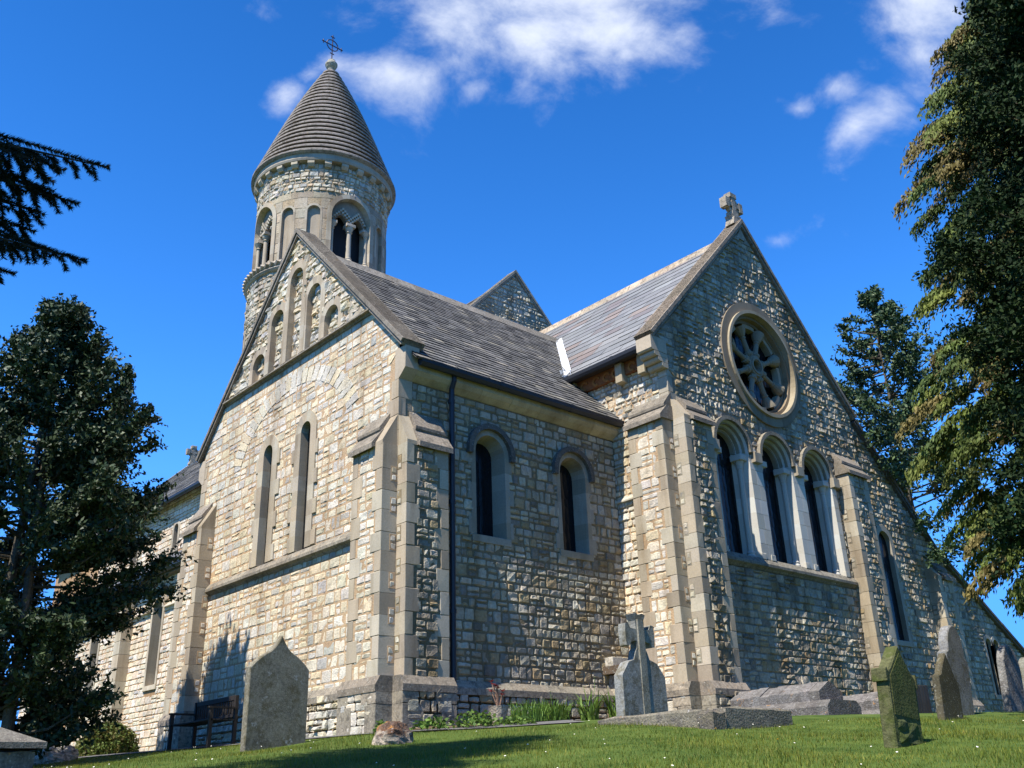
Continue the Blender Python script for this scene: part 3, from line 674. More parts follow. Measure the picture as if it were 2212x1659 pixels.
# --- rose window
mb = MB(); rc = ROSE
ring(mb, FC, *rc, 1.27, 1.48, -.05, .05, n=56, grp=5, pal=[(.24, .195, .13), (.215, .175, .12)]); ring(mb, FC, *rc, 1.20, 1.275, -.05, .10, n=56, grp=56, pal=[(.34, .29, .2)]); ring(mb, FC, *rc, 1.12, 1.2, -.35, -.04, n=56, grp=5, pal=[(.24, .18, .11)]); ring(mb, FC, *rc, 1.05, 1.13, -.35, -.15, n=56, grp=5, pal=[(.24, .18, .11)])
o = P(mb, 'rose_window', 'dressed')
mb = MB(); n = 48; prism(mb, FC, [(rc[0]+1.1*cos(2*pi*i/n), rc[1]+1.1*sin(2*pi*i/n)) for i in range(n)], -.40, -.33, (.02, .02, .02)); P(mb, 'window_pane', 'glass', o)
mb = MB(); ring(mb, FC, *rc, .13, .25, -.3, -.10, n=32, grp=32, pal=[(.27, .225, .16)]); ring(mb, FC, *rc, .155, .2, -.2, -.075, n=32, grp=32, pal=[(.27, .225, .16)]); P(mb, 'hub', 'dressed', o)
for k in range(8):
    a = 2*pi*k/8+radians(24); mb = MB()
    at = lambda r: FC(rc[0]+r*1.06*cos(a), rc[1]+r*1.06*sin(a), -.19)
    tube(mb, [at(r) for r in (.22, .27, .28, .33, .35, .40, .64, .65, .68, .69, .72, .80, .88, .92)], [.09, .09, .105, .105, .072, .06, .057, .074, .074, .06, .085, .12, .15, .16], vary((.26, .215, .15), .08), 12)
    P(mb, 'spoke', 'dressed', o)
    mb = MB(); b = a+2*pi/16   # cusp between two capitals
    ring(mb, FC, rc[0], rc[1], .95, 1.06, -.33, -.17, a+.17, a+2*pi/8-.17, 8, [(.36, .30, .21)]); P(mb, 'foil', 'dressed', o)
# --- gable cross on the chancel, iron and stone crosses
def stone_cross(x, y, z, s=1.0):
    mb = MB(); fr = lambda u, w, d: (x+d*s, y+u*s, z+w*s); c = (.30, .255, .19)
    prism(mb, fr, [(-.2, 0), (.2, 0), (.13, .22), (.17, .30), (-.17, .30), (-.13, .22)], -.13, .13, c)
    prism(mb, fr, [(-.08, .30), (.08, .30), (.07, .95), (-.07, .95)], -.09, .09, c); cbox(mb, fr, -.34, .34, .56, .70, -.085, .088, c)
    for a, b in ((-.353, -.21), (.21, .353)): cbox(mb, fr, a, b, .49, .77, -.1, .1, c)
    cbox(mb, fr, -.13, .13, .84, .972, -.1, .1, c); cbox(mb, fr, -.13, .13, .30, .42, -.1, .1, c)
    ring(mb, fr, 0, .63, .17, .24, -.06, .06, n=24)
    return P(mb, 'stone_cross', 'cap')
stone_cross(E_-.13, CY, 5.72, .95); stone_cross(-28.8, 8.63, 7.8, .95)
# --- vestry east wall
VL = (13.03, .28, -3.66, -1.38); VT = [(17.63, .17, -4.68, -3.45), (18.07, .17, -4.68, -3.45)]
mb = MB(); vc = [cut_arch(*VL, .02)]+[cut_arch(*t, .02) for t in VT]; vcs = [cut_arch(*VL, .06)]+[cut_arch(*t, .06) for t in VT]
FV = fX(E_-.03)
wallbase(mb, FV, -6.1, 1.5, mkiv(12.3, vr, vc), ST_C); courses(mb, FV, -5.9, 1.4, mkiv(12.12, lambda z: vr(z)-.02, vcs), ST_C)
P(mb, 'vestry_wall', 'rubble_grey')
lancet(FV, *VL, sw=.14, proud=.03, depth=.09, teeth=.08, pal=[(.30, .27, .21)])
for t in VT: lancet(FV, *t, sw=.1, proud=.03, depth=.07, teeth=0, pal=[(.36, .32, .25)])
buttress(FV, 14.85, 15.6, .30, -1.6, -2.05, st=ST_C, mat='rubble_grey', capside='r')
mb = MB()
for (y0, z0), (y1, z1) in zip(VP[:-1], VP[1:]): sheet(mb, [(E_-.1, y0, z0-.06), (E_-.1, y1, z1-.06), (-8, y1, z1-.06), (-8, y0, z0-.06)], (.13, .13, .14))
P(mb, 'vestry_roof', 'slate')
mb = MB(); cbox(mb, FE, 4.55, L_-.04, -4.66, -4.52, -.03, .42, (.10, .07, .045)); cbox(mb, FE, 4.7, L_-.04, -5.7, -4.67, -.03, .3, (.42, .36, .26)); cbox(mb, FE, 4.62, 5.2, -4.515, -4.36, -.03, .2, (.5, .45, .36)); P(mb, 'stone_ledge', 'cap')
# --- nave, clerestory, aisle
NX = -6.34; NYc, NZ = 8.63, 7.98
FN = fX(NX); mb = MB()
ivn = mkiv(lambda z: NYc-(NZ-.12-z)/1.0, lambda z: NYc+(NZ-.12-z)/1.0, [])
wallbase(mb, FN, 2.6, 7.8, ivn, ST_C, .15); courses(mb, FN, 4.6, 7.75, mkiv(lambda z: NYc-(NZ-.15-z), lambda z: NYc+(NZ-.15-z), []), St(h=(.08, .17), w=(.1, .26), pal=[(.42, .39, .30)]*4+[(.5, .47, .38)]*2+[(.33, .31, .26)], gap=.04, d=(.0, .045), rough=.016, mortar=(.36, .33, .27)))
FNC = fY(3.5); CLW = [(-17.2, .16, .9, 1.55), (-14.0, .16, .9, 1.55), (-20.5, .16, .9, 1.55)]
wallbase(mb, FNC, -1, 2.75, mkiv(-28.9, NX, [cut_arch(*t, .02) for t in CLW]), ST_A, .05); courses(mb, FNC, .8, 2.6, mkiv(-24, -9.5, [cut_arch(*t, .06) for t in CLW]), ST_A)
P(mb, 'nave_wall', 'rubble')
for t in CLW: lancet(FNC, *t, sw=.12, proud=.03, depth=.15, teeth=0)
coping(FN, [(NYc-5.2, NZ-5.2), (NYc, NZ+.02), (NYc+5.2, NZ-5.2)], .12, -.3, .08, (.30, .26, .2))
FW = lambda u, z, d: (-28.9+d, u, z)
coping(FW, [(NYc-5.5, NZ-5.45), (NYc, NZ-.05), (NYc+5.5, NZ-5.45)], .14, -.1, .3, (.34, .31, .25))
mb = MB(); ns = Vector((0, 5.45, 5.35)); nl = ns.length
slates(mb, (0, NYc-5.45, NZ-5.5), (1, 0, 0), ns, int(nl/.3), .3, .5, lambda s: (-28.5, -7.5 if s < 3 else NX-.25), PALT, .014)
sheet(mb, [(-28.9, NYc-5.45, NZ-5.52), (NX-.1, NYc-5.45, NZ-5.52), (NX-.1, NYc, NZ-.17), (-28.9, NYc, NZ-.17)], (.1, .1, .1)); sheet(mb, [(-28.9, NYc+5.45, NZ-5.52), (NX-.1, NYc+5.45, NZ-5.52), (NX-.1, NYc, NZ-.17), (-28.9, NYc, NZ-.17)], (.1, .1, .1))
P(mb, 'nave_roof', 'slate')
gutter((-28.5, 3.2, 2.36), (-9, 3.2, 2.36), (0, -1, 0))
FA = fY(1.0); AW = [(-11.66, .29, -3.9, -2.05), (-15.86, .29, -3.95, -2.05), (-19.9, .29, -3.95, -2.05)]
mb = MB(); wallbase(mb, FA, -6.3, -1.1, mkiv(-22, -7.4, [cut_arch(*t, .02) for t in AW]), ST_A, .05); courses(mb, FA, -6.2, -1.25, mkiv(-22, -7.5, [cut_arch(*t, .05) for t in AW]), ST_A)
mb.add([(-22, 1, -6.3), (-22, 4, -6.3), (-22, 4, 1), (-22, 1, -1)], [(3, 2, 1, 0)], ST_A.mortar)
P(mb, 'aisle_wall', 'rubble')
APAL = [(.45, .37, .26), (.41, .34, .24), (.48, .41, .3)]
for t in AW:
    o = lancet(FA, *t, sw=.1, proud=.03, depth=.2, teeth=0, pal=APAL, sill=.12); hood(o, FA, t[0], t[3]+.02, .42, .50, .11, .06, [(.45, .38, .28)], 'dressed')
for (a, b) in ((-11.17, -9.8), (-13.6, -12.15), (-15.37, -14.0), (-17.9, -16.35)): string(FA, a, b, -2.02, -2.14, .10, (.46, .39, .29), 'dressed')
for u in (-13.35, -17.75, -9.75):
    mb = MB(); z = -6.3
    while z < -1.5:
        h = min(.33, -1.5-z); cbox(mb, FA, u-.28, u+.12, z+.003, z+h-.003, -.03, .3, vary(R.choice(APAL), .1)); z += h
    P(mb, 'buttress', 'dressed')
mb = MB(); sheet(mb, [(-22.3, .65, -1.18), (-7.5, .65, -1.18), (-7.5, 3.5, .75), (-22.3, 3.5, .75)], (.1, .1, .1)); P(mb, 'aisle_roof', 'slate')
mb = MB(); cbox(mb, FA, -22, -7.5, -1.34, -1.16, -.03, .2, (.13, .11, .09)); P(mb, 'eave_board', 'wood')
gutter((-22.2, .78, -1.3), (-7.5, .78, -1.3), (0, -1, 0))
# --- round tower ---------------------------------------------------------
TC = (-8.474, 3.2); TR = 1.80
def fT(r):
    return lambda u, z, d: (TC[0]+(r+d)*cos(u/r), TC[1]+(r+d)*sin(u/r), z)
FT = fT(TR); ROT = radians(-4)
BE = [ROT*TR, (ROT-pi/2)*TR, (ROT+pi/2)*TR, (ROT+pi)*TR]
BO = [(u, .58, 6.36, 7.76) for u in BE[:3]]
NI = [(radians(a)*TR, .17, 6.36, 7.80) for a in (-37.5, -60.5, 29.5, 52.5)]
mb = MB(); ua, ub = radians(-205)*TR, radians(155)*TR
tcb = [cut_arch(*t, .02) for t in BO+NI]
wallbase(mb, FT, 6.2, 9.4, mkiv(ua, ub, tcb), ST_T, .1, .18)
courses(mb, FT, 8.42, 9.3, mkiv(radians(-170)*TR, radians(80)*TR, []), ST_T)
F2t = fT(1.87)
wallbase(mb, F2t, -2, 6.2, mkiv(radians(-205)*1.87, radians(155)*1.87, [cut_arch(radians(-110)*1.87, .1, 4.15, 4.6)]), ST_T, .3, .18)
courses(mb, F2t, 2.0, 6.05, mkiv(radians(-175)*1.87, radians(30)*1.87, [cut_arch(radians(-110)*1.87, .1, 4.15, 4.6, .12)]), ST_T)
courses(mb, FT, 6.32, 8.42, mkiv(radians(-175)*TR, radians(90)*TR, [cut_arch(*t, .06) for t in BO]+[cut_arch(*t, .03) for t in NI]), ST_ASH)
tw = P(mb, 'tower_wall', 'rubble')
mb = MB(); lathe(mb, (*TC, 0), [(1.88, 6.02), (1.94, 6.05), (1.98, 6.1), (1.94, 6.16), (2.0, 6.22), (1.96, 6.30), (1.80, 6.36)], (.36, .31, .24), 72)
for k in range(72):
    a = 2*pi*k/72; tube(mb, [(TC[0]+1.95*cos(a), TC[1]+1.95*sin(a), 6.19), (TC[0]+2.01*cos(a+.05), TC[1]+2.01*sin(a+.05), 6.26)], .045, vary((.36, .31, .24), .1), 6)
P(mb, 'tower_string_course', 'dressed', tw)
mb = MB(); lathe(mb, (*TC, 0), [(1.79, 9.32), (1.95, 9.34), (1.97, 9.40), (1.96, 9.50), (1.97, 9.53), (1.97, 9.60)], (.34, .29, .22), 64); P(mb, 'tower_cornice', 'dressed', tw)
for k in range(26):
    a = 2*pi*k/26; mb = MB(); prism(mb, lambda d, z, u: FT(u, z, d), [(-.03, 9.17), (.08, 9.17), (.14, 9.25), (.14, 9.33), (-.03, 9.33)][::-1], a*TR-.085, a*TR+.085, vary((.42, .35, .25), .1)); P(mb, 'corbel', 'dressed', tw)
mb = MB(); lathe(mb, (*TC, 0), [(1.35, 5.5), (1.35, 9.3), (0, 9.3)], (.02, .02, .02), 40); P(mb, 'belfry_shade_drum', 'dark', tw)  # added near-black drum; the bell chamber's shade is put into its colour
for bi, t in enumerate(BO):
    uc, hw, zb, zs = t; mb = MB()
    arch_frame(mb, FT, uc, hw, zb, zs, sw=.13, proud=.035, depth=.35, teeth=0, sill=0, seg=18)
    o = P(mb, 'belfry_opening', 'dressed')
    mb = MB()   # pierced head of the two lights, flat panel recessed in the arch, with a raised chequer
    N_ = 26; zt = zs+hw
    def light(u):   # underside of the panel above each light
        v = abs(abs(u-uc)-.29); return 7.60+max(0, .27*(1-(v/.25)**1.6)) if v < .25 else 7.60
    for i in range(N_):
        u0, u1 = uc-hw+2*hw*i/N_, uc-hw+2*hw*(i+1)/N_; top = lambda u: zs+sqrt(max(0, hw*hw-(u-uc)**2))
        b0, b1, t0, t1 = light(u0+.001), light(u1-.001), top(u0), top(u1)
        mb.add([FT(u0, b0, -.14), FT(u1, b1, -.14), FT(u1, t1, -.14), FT(u0, t0, -.14), FT(u0, b0, -.3), FT(u1, b1, -.3)], [(0, 1, 2, 3), (0, 4, 5, 1)], (.24, .2, .15))
    cs = .062; k = 0
    for i in range(int(2*hw/cs)):
        for j in range(13):
            u = uc-hw+cs*(i+.5); z = 7.58+cs*(j+.5)
            band = abs(abs(u-uc)-.29)*.95+(z-7.66)
            if (i+j) % 2 == 0 and z > light(u)+.02 and (z-zs < 0 or math.hypot(u-uc, z-zs) < hw-.05) and (.12 < band < .44): cbox(mb, FT, u-cs/2, u+cs/2, z-cs/2, z+cs/2, -.16, -.095, vary((.44, .385, .29), .08), .004)
    P(mb, 'tympanum', 'dressed', o)
    for du, rr in ((0, .07), (-.545, .05), (.545, .05)):
        mb = MB(); x, y, _ = FT(uc+du, 0, -.17 if du == 0 else -.10)
        lathe(mb, (x, y, 0), [(.13, zb-.05), (.13, zb+.12), (rr+.02, zb+.18), (rr+.03, zb+.21), (rr, zb+.24), (rr*.92, 7.36), (rr+.02, 7.38), (rr, 7.41), (rr+.03, 7.46), (.12, 7.53)], (.42, .36, .27), 14)
        cbox(mb, fT(TR), uc+du-.14, uc+du+.14, 7.53, 7.62, -.3 if du == 0 else -.22, -.04, (.40, .34, .26)); P(mb, 'column', 'dressed', o)
for t in NI:
    mb = MB(); arch_frame(mb, FT, *t, sw=.06, proud=.012, depth=.09, teeth=0, sill=0, seg=12); pl = [(p[0], p[1]) for p in reversed(arch_path(*t))]
    mb.add([FT(a, b, -.085) for a, b in pl], [tuple(range(len(pl)))], (.36, .30, .22)); P(mb, 'niche', 'dressed', tw)
mb = MB(); arch_frame(mb, F2t, radians(-110)*1.87, .1, 4.15, 4.6, sw=.12, proud=.03, depth=.3, teeth=0); P(mb, 'lancet_window', 'dressed', tw)
# spire of stepped stone rings
mb = MB(); n = 23; prof = []
def rad(t): return 1.965*(1-t)+.11*t+.13*sin(pi*min(1, t*1.0))*(.4+.6*t)
prof = [(1.95, 9.52), (2.0, 9.54)]
for i in range(n):
    t0, t1 = i/n, (i+1)/n; z0, z1 = 9.60+(14.08-9.60)*t0, 9.60+(14.08-9.60)*t1; ov = .095*(1-t0*.45)
    prof += [(rad(t0)+ov, z0-.015), (rad(t0)+ov, z0+.035), (rad(t1)-.012, z1), (rad(t1)-.012, z1+.004)]
lathe(mb, (*TC, 0), prof, (.25, .215, .185), 72)
sp = P(mb, 'spire', 'cap', tw)
mb = MB(); lathe(mb, (*TC, 0), [(.10, 14.03), (.12, 14.1), (.10, 14.14), (.15, 14.2), (.19, 14.29), (.19, 14.34), (.13, 14.42), (.12, 14.47), (.03, 14.5)], (.33, .30, .23), 20); P(mb, 'finial', 'cap', tw)
mb = MB(); c = (TC[0], TC[1], 15.1); ic = (.04, .02, .03)
Q = lambda y, z: (c[0], c[1]+y, c[2]+z)
tube(mb, [Q(0, -.62), Q(0, .40)], .018, ic, 8); tube(mb, [Q(-.37, 0), Q(.37, 0)], .018, ic, 8)
tube(mb, [Q(.2*cos(a), .2*sin(a)) for a in [2*pi*k/24 for k in range(25)]], .016, ic, 6, False)
for y in (-.32, .32): tube(mb, [Q(y, -.07), Q(y, .07)], .016, ic, 6)
for z in (-.33, .33): tube(mb, [Q(-.07, z), Q(.07, z)], .016, ic, 6)
P(mb, 'iron_cross', 'iron', tw)

# ================================================================= GROUND
GN = [((.172, -.985), .74), ((.874, -.486), 2.26), ((.564, -.826), .80)]
def gd(x, y): return np.maximum.reduce([a*x+b*y-c for (a, b), c in GN])
def gh(x, y):
    d = gd(np.asarray(x, float), np.asarray(y, float))
    h = -5.75-.12*np.clip(d, -1, 30)
    far = np.clip((np.hypot(np.asarray(x)-2, np.asarray(y)-2)-40)/200, 0, 1)
    return h+.012*np.sin(x*1.7+y*.9)*np.clip(d+.3, 0, 1)+.01*np.sin(x*.6-y*2.3)*np.clip(d+.3, 0, 1)-far*1.5
def ghs(x, y): return float(gh(np.array(x), np.array(y)))
def mat_ground():
    m = bpy.data.materials.new('lawn_ground'); m.use_nodes = True; nt = m.node_tree; N = nt.nodes; Lk = nt.links.new
    b = N['Principled BSDF']; b.inputs['Roughness'].default_value = .95; b.inputs['Specular IOR Level'].default_value = .1
    tc = N.new('ShaderNodeTexCoord'); nz = N.new('ShaderNodeTexNoise'); nz.inputs['Scale'].default_value = 2.5; nz.inputs['Detail'].default_value = 8; Lk(tc.outputs['Object'], nz.inputs['Vector'])
    cr_ = N.new('ShaderNodeValToRGB'); cr_.color_ramp.elements[0].position = .3; cr_.color_ramp.elements[0].color = (.035, .065, .012, 1); cr_.color_ramp.elements[1].position = .7; cr_.color_ramp.elements[1].color = (.085, .12, .025, 1)
    Lk(nz.outputs['Fac'], cr_.inputs[0]); Lk(cr_.outputs[0], b.inputs['Base Color']); return m
M['ground'] = mat_ground()
def axis(lo, hi, c0, c1, fine, coarse):
    a = [lo]; 
    while a[-1] < hi: a.append(a[-1]+(fine if c0 <= a[-1] < c1 else coarse*(1+.2*min(20, max(c0-a[-1], a[-1]-c1)/8))))
    return np.array(a)
gx = axis(-900, 900, -14, 16, .3, 2.0); gy = axis(-900, 900, -12, 16, .3, 2.0)
XX, YY = np.meshgrid(gx, gy); V = np.stack([XX.ravel(), YY.ravel(), gh(XX.ravel(), YY.ravel())], 1); nx = len(gx)
I = np.arange((len(gy)-1)*nx).reshape(-1, nx)[:, :-1].ravel(); F = np.stack([I, I+1, I+nx+1, I+nx], 1)
tag(npmesh('lawn', V, F, np.full((len(V), 3), .1), M['ground']), 'mown green lawn sloping up to the church wall', 'lawn', kind='structure')
# path and planting bed by the walls
def strip(name, mat, pts0, pts1, col, lift, label, cat):
    mb = MB(); n = len(pts0); vs = []
    for (a, b) in zip(pts0, pts1):
        for k in range(4): x, y = a[0]+(b[0]-a[0])*k/3, a[1]+(b[1]-a[1])*k/3; vs.append((x, y, ghs(x, y)+lift))
    mb.add(vs, [(i*4+k, i*4+k+1, i*4+k+5, i*4+k+4) for i in range(n-1) for k in range(3)], col); return tag(mb.build(name, mat), label, cat, kind='structure')
def lerp(pts, n):
    out = []
    for a, b in zip(pts[:-1], pts[1:]): out += [(a[0]+(b[0]-a[0])*i/n, a[1]+(b[1]-a[1])*i/n) for i in range(n)]
    return out+[pts[-1]]
strip('path', M['soil'], lerp([(-12, -2.2), (-2.5, -.9), (.45, -.5), (1.5, .15), (2.6, 1.35)], 8), lerp([(-12, -1.3), (-2.5, -.35), (.4, -.33), (1.05, .4), (2.0, 1.6)], 8), (.13, .125, .12), .014, 'grey tarmac path between lawn and church wall', 'path')
strip('flower_bed', M['soil'], lerp([(.4, -.3), (1.1, .45), (1.9, 1.6), (1.8, 5.2)], 6), lerp([(.1, -.1), (.1, .9), (.1, 2.2), (.1, 5.3)], 6), (.12, .085, .05), .02, 'strip of brown soil along the foot of the transept wall', 'flower bed')

def cards(name, C, T, B, col, mat, parent=None, tri=False):
    """diamond (or triangular) leaf cards: centre C, half-axis T (long) and B (wide)"""
    n = len(C)
    if tri: V = np.stack([C-B, C+B, C+T], 1).reshape(-1, 3); F = np.arange(3*n).reshape(n, 3); k = 3
    else: V = np.stack([C-T, C+B-T*.15, C+T, C-B-T*.15], 1).reshape(-1, 3); F = np.arange(4*n).reshape(n, 4); k = 4
    return npmesh(name, V, F, np.repeat(col, k, 0), mat, parent)
def unit(n):
    v = NP.normal(size=(n, 3)); return v/np.linalg.norm(v, axis=1, keepdims=True)
def perp(t):
    b = np.cross(t, unit(len(t))); return b/np.maximum(1e-6, np.linalg.norm(b, axis=1, keepdims=True))
# grass: blades too many to count
def grass():
    Cs = []
    n = 900000; x = NP.uniform(-9, 16, n); y = NP.uniform(-9, 9.5, n)
    d = gd(x, y); dc = np.hypot(x-CAM[0], y-CAM[1])
    fw = (x-CAM[0])*_f[0]+(y-CAM[1])*_f[1]; lat = (x-CAM[0])*_r[0]+(y-CAM[1])*_r[1]
    keep = (d > -.06) & (dc > 4.2) & (fw > 0) & (np.abs(lat) < .68*fw+.6) & (NP.uniform(size=n) < np.clip(1.35-dc/14, .35, 1))
    x, y = x[keep], y[keep]; n = len(x)
    base = np.stack([x, y, gh(x, y)-.005], 1)
    hgt = NP.uniform(.02, .05, n)*(1+.35*np.sin(x*2.1+np.cos(y*1.7)*2)); a = NP.uniform(0, 2*pi, n); ln = NP.uniform(.1, .7, n)
    T = np.stack([np.cos(a)*ln*hgt, np.sin(a)*ln*hgt, hgt], 1); b = a+NP.uniform(.8, 2.3, n); B = np.stack([np.cos(b), np.sin(b), 0*b], 1)*NP.uniform(.0018, .0038, n)[:, None]
    pal = np.array([(.125, .15, .014), (.16, .172, .018), (.095, .125, .012), (.22, .19, .04), (.145, .165, .018)]); c = pal[NP.choice(5, n, p=[.34, .24, .24, .06, .12])]*NP.uniform(.8, 1.2, (n, 1))
    pt = (np.sin(x*1.3+y*2.1)+np.sin(x*3.1-y*1.2+1)+np.sin(y*4.3+x*.7))/3; c = c*(1+.18*pt[:, None]); c[:, 0] *= 1+.12*pt
    o = cards('grass', base, T, B, c, M['grass'], tri=True); tag(o, 'short mown green grass covering the sloping lawn', 'grass', kind='stuff')
grass()
def daisies():
    n = 110; x = NP.uniform(-6, 12, n*6); y = NP.uniform(-6, 5, n*6); k = (gd(x, y) > .1) & (np.hypot(x-CAM[0], y-CAM[1]) > 5)
    x, y = x[k][:n], y[k][:n]; mb = MB()
    for a, b in zip(x, y):
        z = ghs(a, b)+U_(.04, .065); r = U_(.006, .011); t = Vector((U_(.0, .6), U_(-.6, 0), 1)).normalized(); q = t.orthogonal().normalized(); w = t.cross(q); c = Vector((a, b, z))
        mb.add([tuple(c+t*.004)]+[tuple(c+(q*cos(2*pi*i/10)+w*sin(2*pi*i/10))*r*(1 if i % 2 else .8)) for i in range(10)], [(0, i+1, (i+1) % 10+1) for i in range(10)], [(.75, .6, .2)]+[(.75, .75, .75)]*10)
        tube(mb, [(a, b, z-.05), tuple(c)], .0015, (.1, .16, .03), 4)
    tag(mb.build('daisies', M['petal']), 'tiny white daisies sprinkled over the lawn', 'daisies', kind='stuff')
daisies()
for (x, y, lab) in ((5.56, .26, 'yellow dandelion on the lawn below the kerb of the stone cross grave'), (6.68, -.30, 'yellow dandelion on the open lawn between the cross grave and the mossy headstone'), (6.0, 4.35, 'yellow dandelion at the foot of the dark leaning headstone')):
    z = ghs(x, y); t = thing('dandelion', (x, y, z), lab, 'flower', 'dandelions')
    mb = MB(); c = Vector((0, 0, .075))
    for k in range(26):
        a = k*2.4; r = .021*sqrt((k+1)/26); p = Vector((r*cos(a), r*sin(a), .006-.25*r)); mb.add([tuple(c+p*.3), tuple(c+p+Vector((-sin(a), cos(a), 0))*.004), tuple(c+p*1.15), tuple(c+p-Vector((-sin(a), cos(a), 0))*.004)], [(0, 1, 2, 3)], (.75, .48, .02))
    h = mb.build('flower_head', M['petal'], t); mb = MB(); tube(mb, [(0, 0, -.01), (0, 0, .075)], .003, (.12, .18, .04), 5); mb.build('stem', M['leaf'], t)

# ================================================================= GRAVES
def slab(name, X, y0, y1, z0, z1, th, prof, mat, col, label, cat='headstone', group='headstones in the churchyard', lean=0.0, leanx=0.0, rot=0.0, extra=None):
    """upright slab facing +x; prof: outline (u 0..1, w 0..1) counter clockwise"""
    W, H = y1-y0, z1-z0; t = thing(name, (X-th/2, (y0+y1)/2, z0), label, cat, group); t.rotation_euler = (-lean, leanx, rot)
    mb = MB(); fr = lambda u, w, d: (d, u, w); e = .012
    pts = [((a-.5)*W, b*H) for a, b in prof]; n = len(pts); cx_, cz_ = 0, H*.45
    def sh(p, k): return (p[0]-math.copysign(min(abs(p[0]), k), p[0]), p[1]-(k if p[1] > .02 else 0))
    rings = [(pts, -th/2+e), (pts, th/2-e)]
    vs = []; fs = []; col2 = []
    for pl, d in ([([sh(p, e) for p in pts], -th/2)]+rings+[([sh(p, e) for p in pts], th/2)]): vs += [fr(a+U_(-.002, .002), b, d) for a, b in pl]
    for r in range(3): fs += [(r*n+i, r*n+(i+1) % n, (r+1)*n+(i+1) % n, (r+1)*n+i) for i in range(n)]
    fs += [tuple(range(3*n, 4*n)), tuple(range(n-1, -1, -1))]
    mb.add(vs, fs, [vary(col, .06) for _ in vs])
    o = mb.build('slab', M[mat], t)
    if extra: extra(t, W, H, th)
    return t
def arcp(c, r0, r1, a0, a1, n): return [(c[0]+r0*cos(radians(a0+(a1-a0)*i/n)), c[1]+r1*sin(radians(a0+(a1-a0)*i/n))) for i in range(n+1)]
# ogee: shoulders sweep up to a point
og = [(0, -.12), (1, -.12), (1, .70)]
for i in range(1, 13):
    t = i/12; og.append((1-.5*t, .70+.30*(.5*t*(2-t)*1.15 if t < .62 else None or (.5*.62*(2-.62)*1.15+(t-.62)/.38*(1-.5*.62*(2-.62)*1.15)*(.55+.45*((t-.62)/.38)))) if True else 0))
og = [(a, min(b, 1.0)) for a, b in og]; og += [(1-a, b) for a, b in reversed(og[3:-1])]+[(0, .70)]
slab('headstone', -.28, -2.19, -1.27, -5.90, -4.39, .13, og, 'grave', (.19, .168, .12), 'broad grey lichened headstone with a pointed ogee top before the sunlit transept wall', rot=0.0)
# headstone with a cross above
def cross_stone():
    t = thing('cross_headstone', (3.0, 2.1, -5.72), 'grey headstone topped by a flared stone cross behind a kerbed grave', 'headstone', 'headstones in the churchyard'); fr = lambda u, w, d: (d, u, w)
    mb = MB(); prism(mb, fr, [(-.46, -.15), (.46, -.15), (.45, .62), (.30, .80), (.17, .84), (-.17, .84), (-.30, .80), (-.45, .62)], -.10, .06, (.23, .228, .21)); mb.build('slab', M['grave'], t)
    mb = MB(); prism(mb, fr, [(-.17, .83), (.17, .83), (.12, .95), (.085, 1.0), (.075, 1.10), (.2, 1.08), (.24, 1.02), (.30, 1.03), (.31, 1.14), (.31, 1.24), (.30, 1.33), (.24, 1.34), (.2, 1.27), (.08, 1.26), (.09, 1.38), (.14, 1.47), (.07, 1.49), (0, 1.465), (-.07, 1.49), (-.14, 1.47), (-.09, 1.38), (-.08, 1.26), (-.2, 1.27), (-.24, 1.34), (-.30, 1.33), (-.31, 1.24), (-.31, 1.14), (-.30, 1.03), (-.24, 1.02), (-.2, 1.08), (-.075, 1.10), (-.085, 1.0), (-.12, .95)], -.085, .045, (.23, .225, .195))
    prism(mb, fr, [(-.07, .0), (.07, .0), (.06, 1.4), (-.06, 1.4)], .04, .075, (.22, .21, .17)); mb.build('cross', M['grave'], t)
cross_stone()
def rough_block(mb, fr, a0, a1, b0, b1, h0, h1, col, n=5, j=.02):
    """weathered block: top grid jittered"""
    def p(s, t, h): return fr(a0+(a1-a0)*s, b0+(b1-b0)*t, h)
    vs = []; m_ = n+1
    for i in range(m_):
        for k in range(m_):
            ed = i in (0, n) or k in (0, n); vs.append(p(i/n, k/n, h1-(j*1.2 if ed else 0)+U_(-j, j)*.5))
    base = len(vs); per = [(i, 0) for i in range(n)]+[(n, k) for k in range(n)]+[(n-i, n) for i in range(n)]+[(0, n-k) for k in range(n)]
    fs = [(i*m_+k, (i+1)*m_+k, (i+1)*m_+k+1, i*m_+k+1) for i in range(n) for k in range(n)]
    for (i, k) in per: vs.append(p(i/n+U_(-.01, .01), k/n+U_(-.01, .01), h0))
    q = len(per)
    for s in range(q): i, k = per[s]; i2, k2 = per[(s+1) % q]; fs.append((i*m_+k, base+s, base+(s+1) % q, i2*m_+k2))
    mb.add(vs, fs, [vary(col, .1) for _ in vs])
XYZ = lambda a, b, h: (a, b, h)
def kerb():
    t = thing('grave_kerb', (4.1, 1.9, -5.85), 'low broken stone kerb of the grave in front of the stone cross', 'grave kerb')
    for (a0, a1, b0, b1, z) in ((3.15, 4.9, 1.0, 1.16, -5.66), (4.82, 5.0, 1.24, 2.62, -5.67), (3.15, 4.75, 2.7, 2.86, -5.62)):
        mb = MB(); n = 5
        rough_block(mb, lambda a, b, h: (a, b, h), a0, a1, b0, b1, -6.1, z-.03*(a1-a0 > 1), (.17, .15, .11), 6, .02); reparent(mb.build('kerb_stone', M['tomb']), t)
    mb = MB(); rough_block(mb, XYZ, 4.78, 5.02, .96, 1.2, -6.1, -5.72, (.15, .13, .09), 4, .03); reparent(mb.build('corner_stone', M['tomb']), t)
kerb()
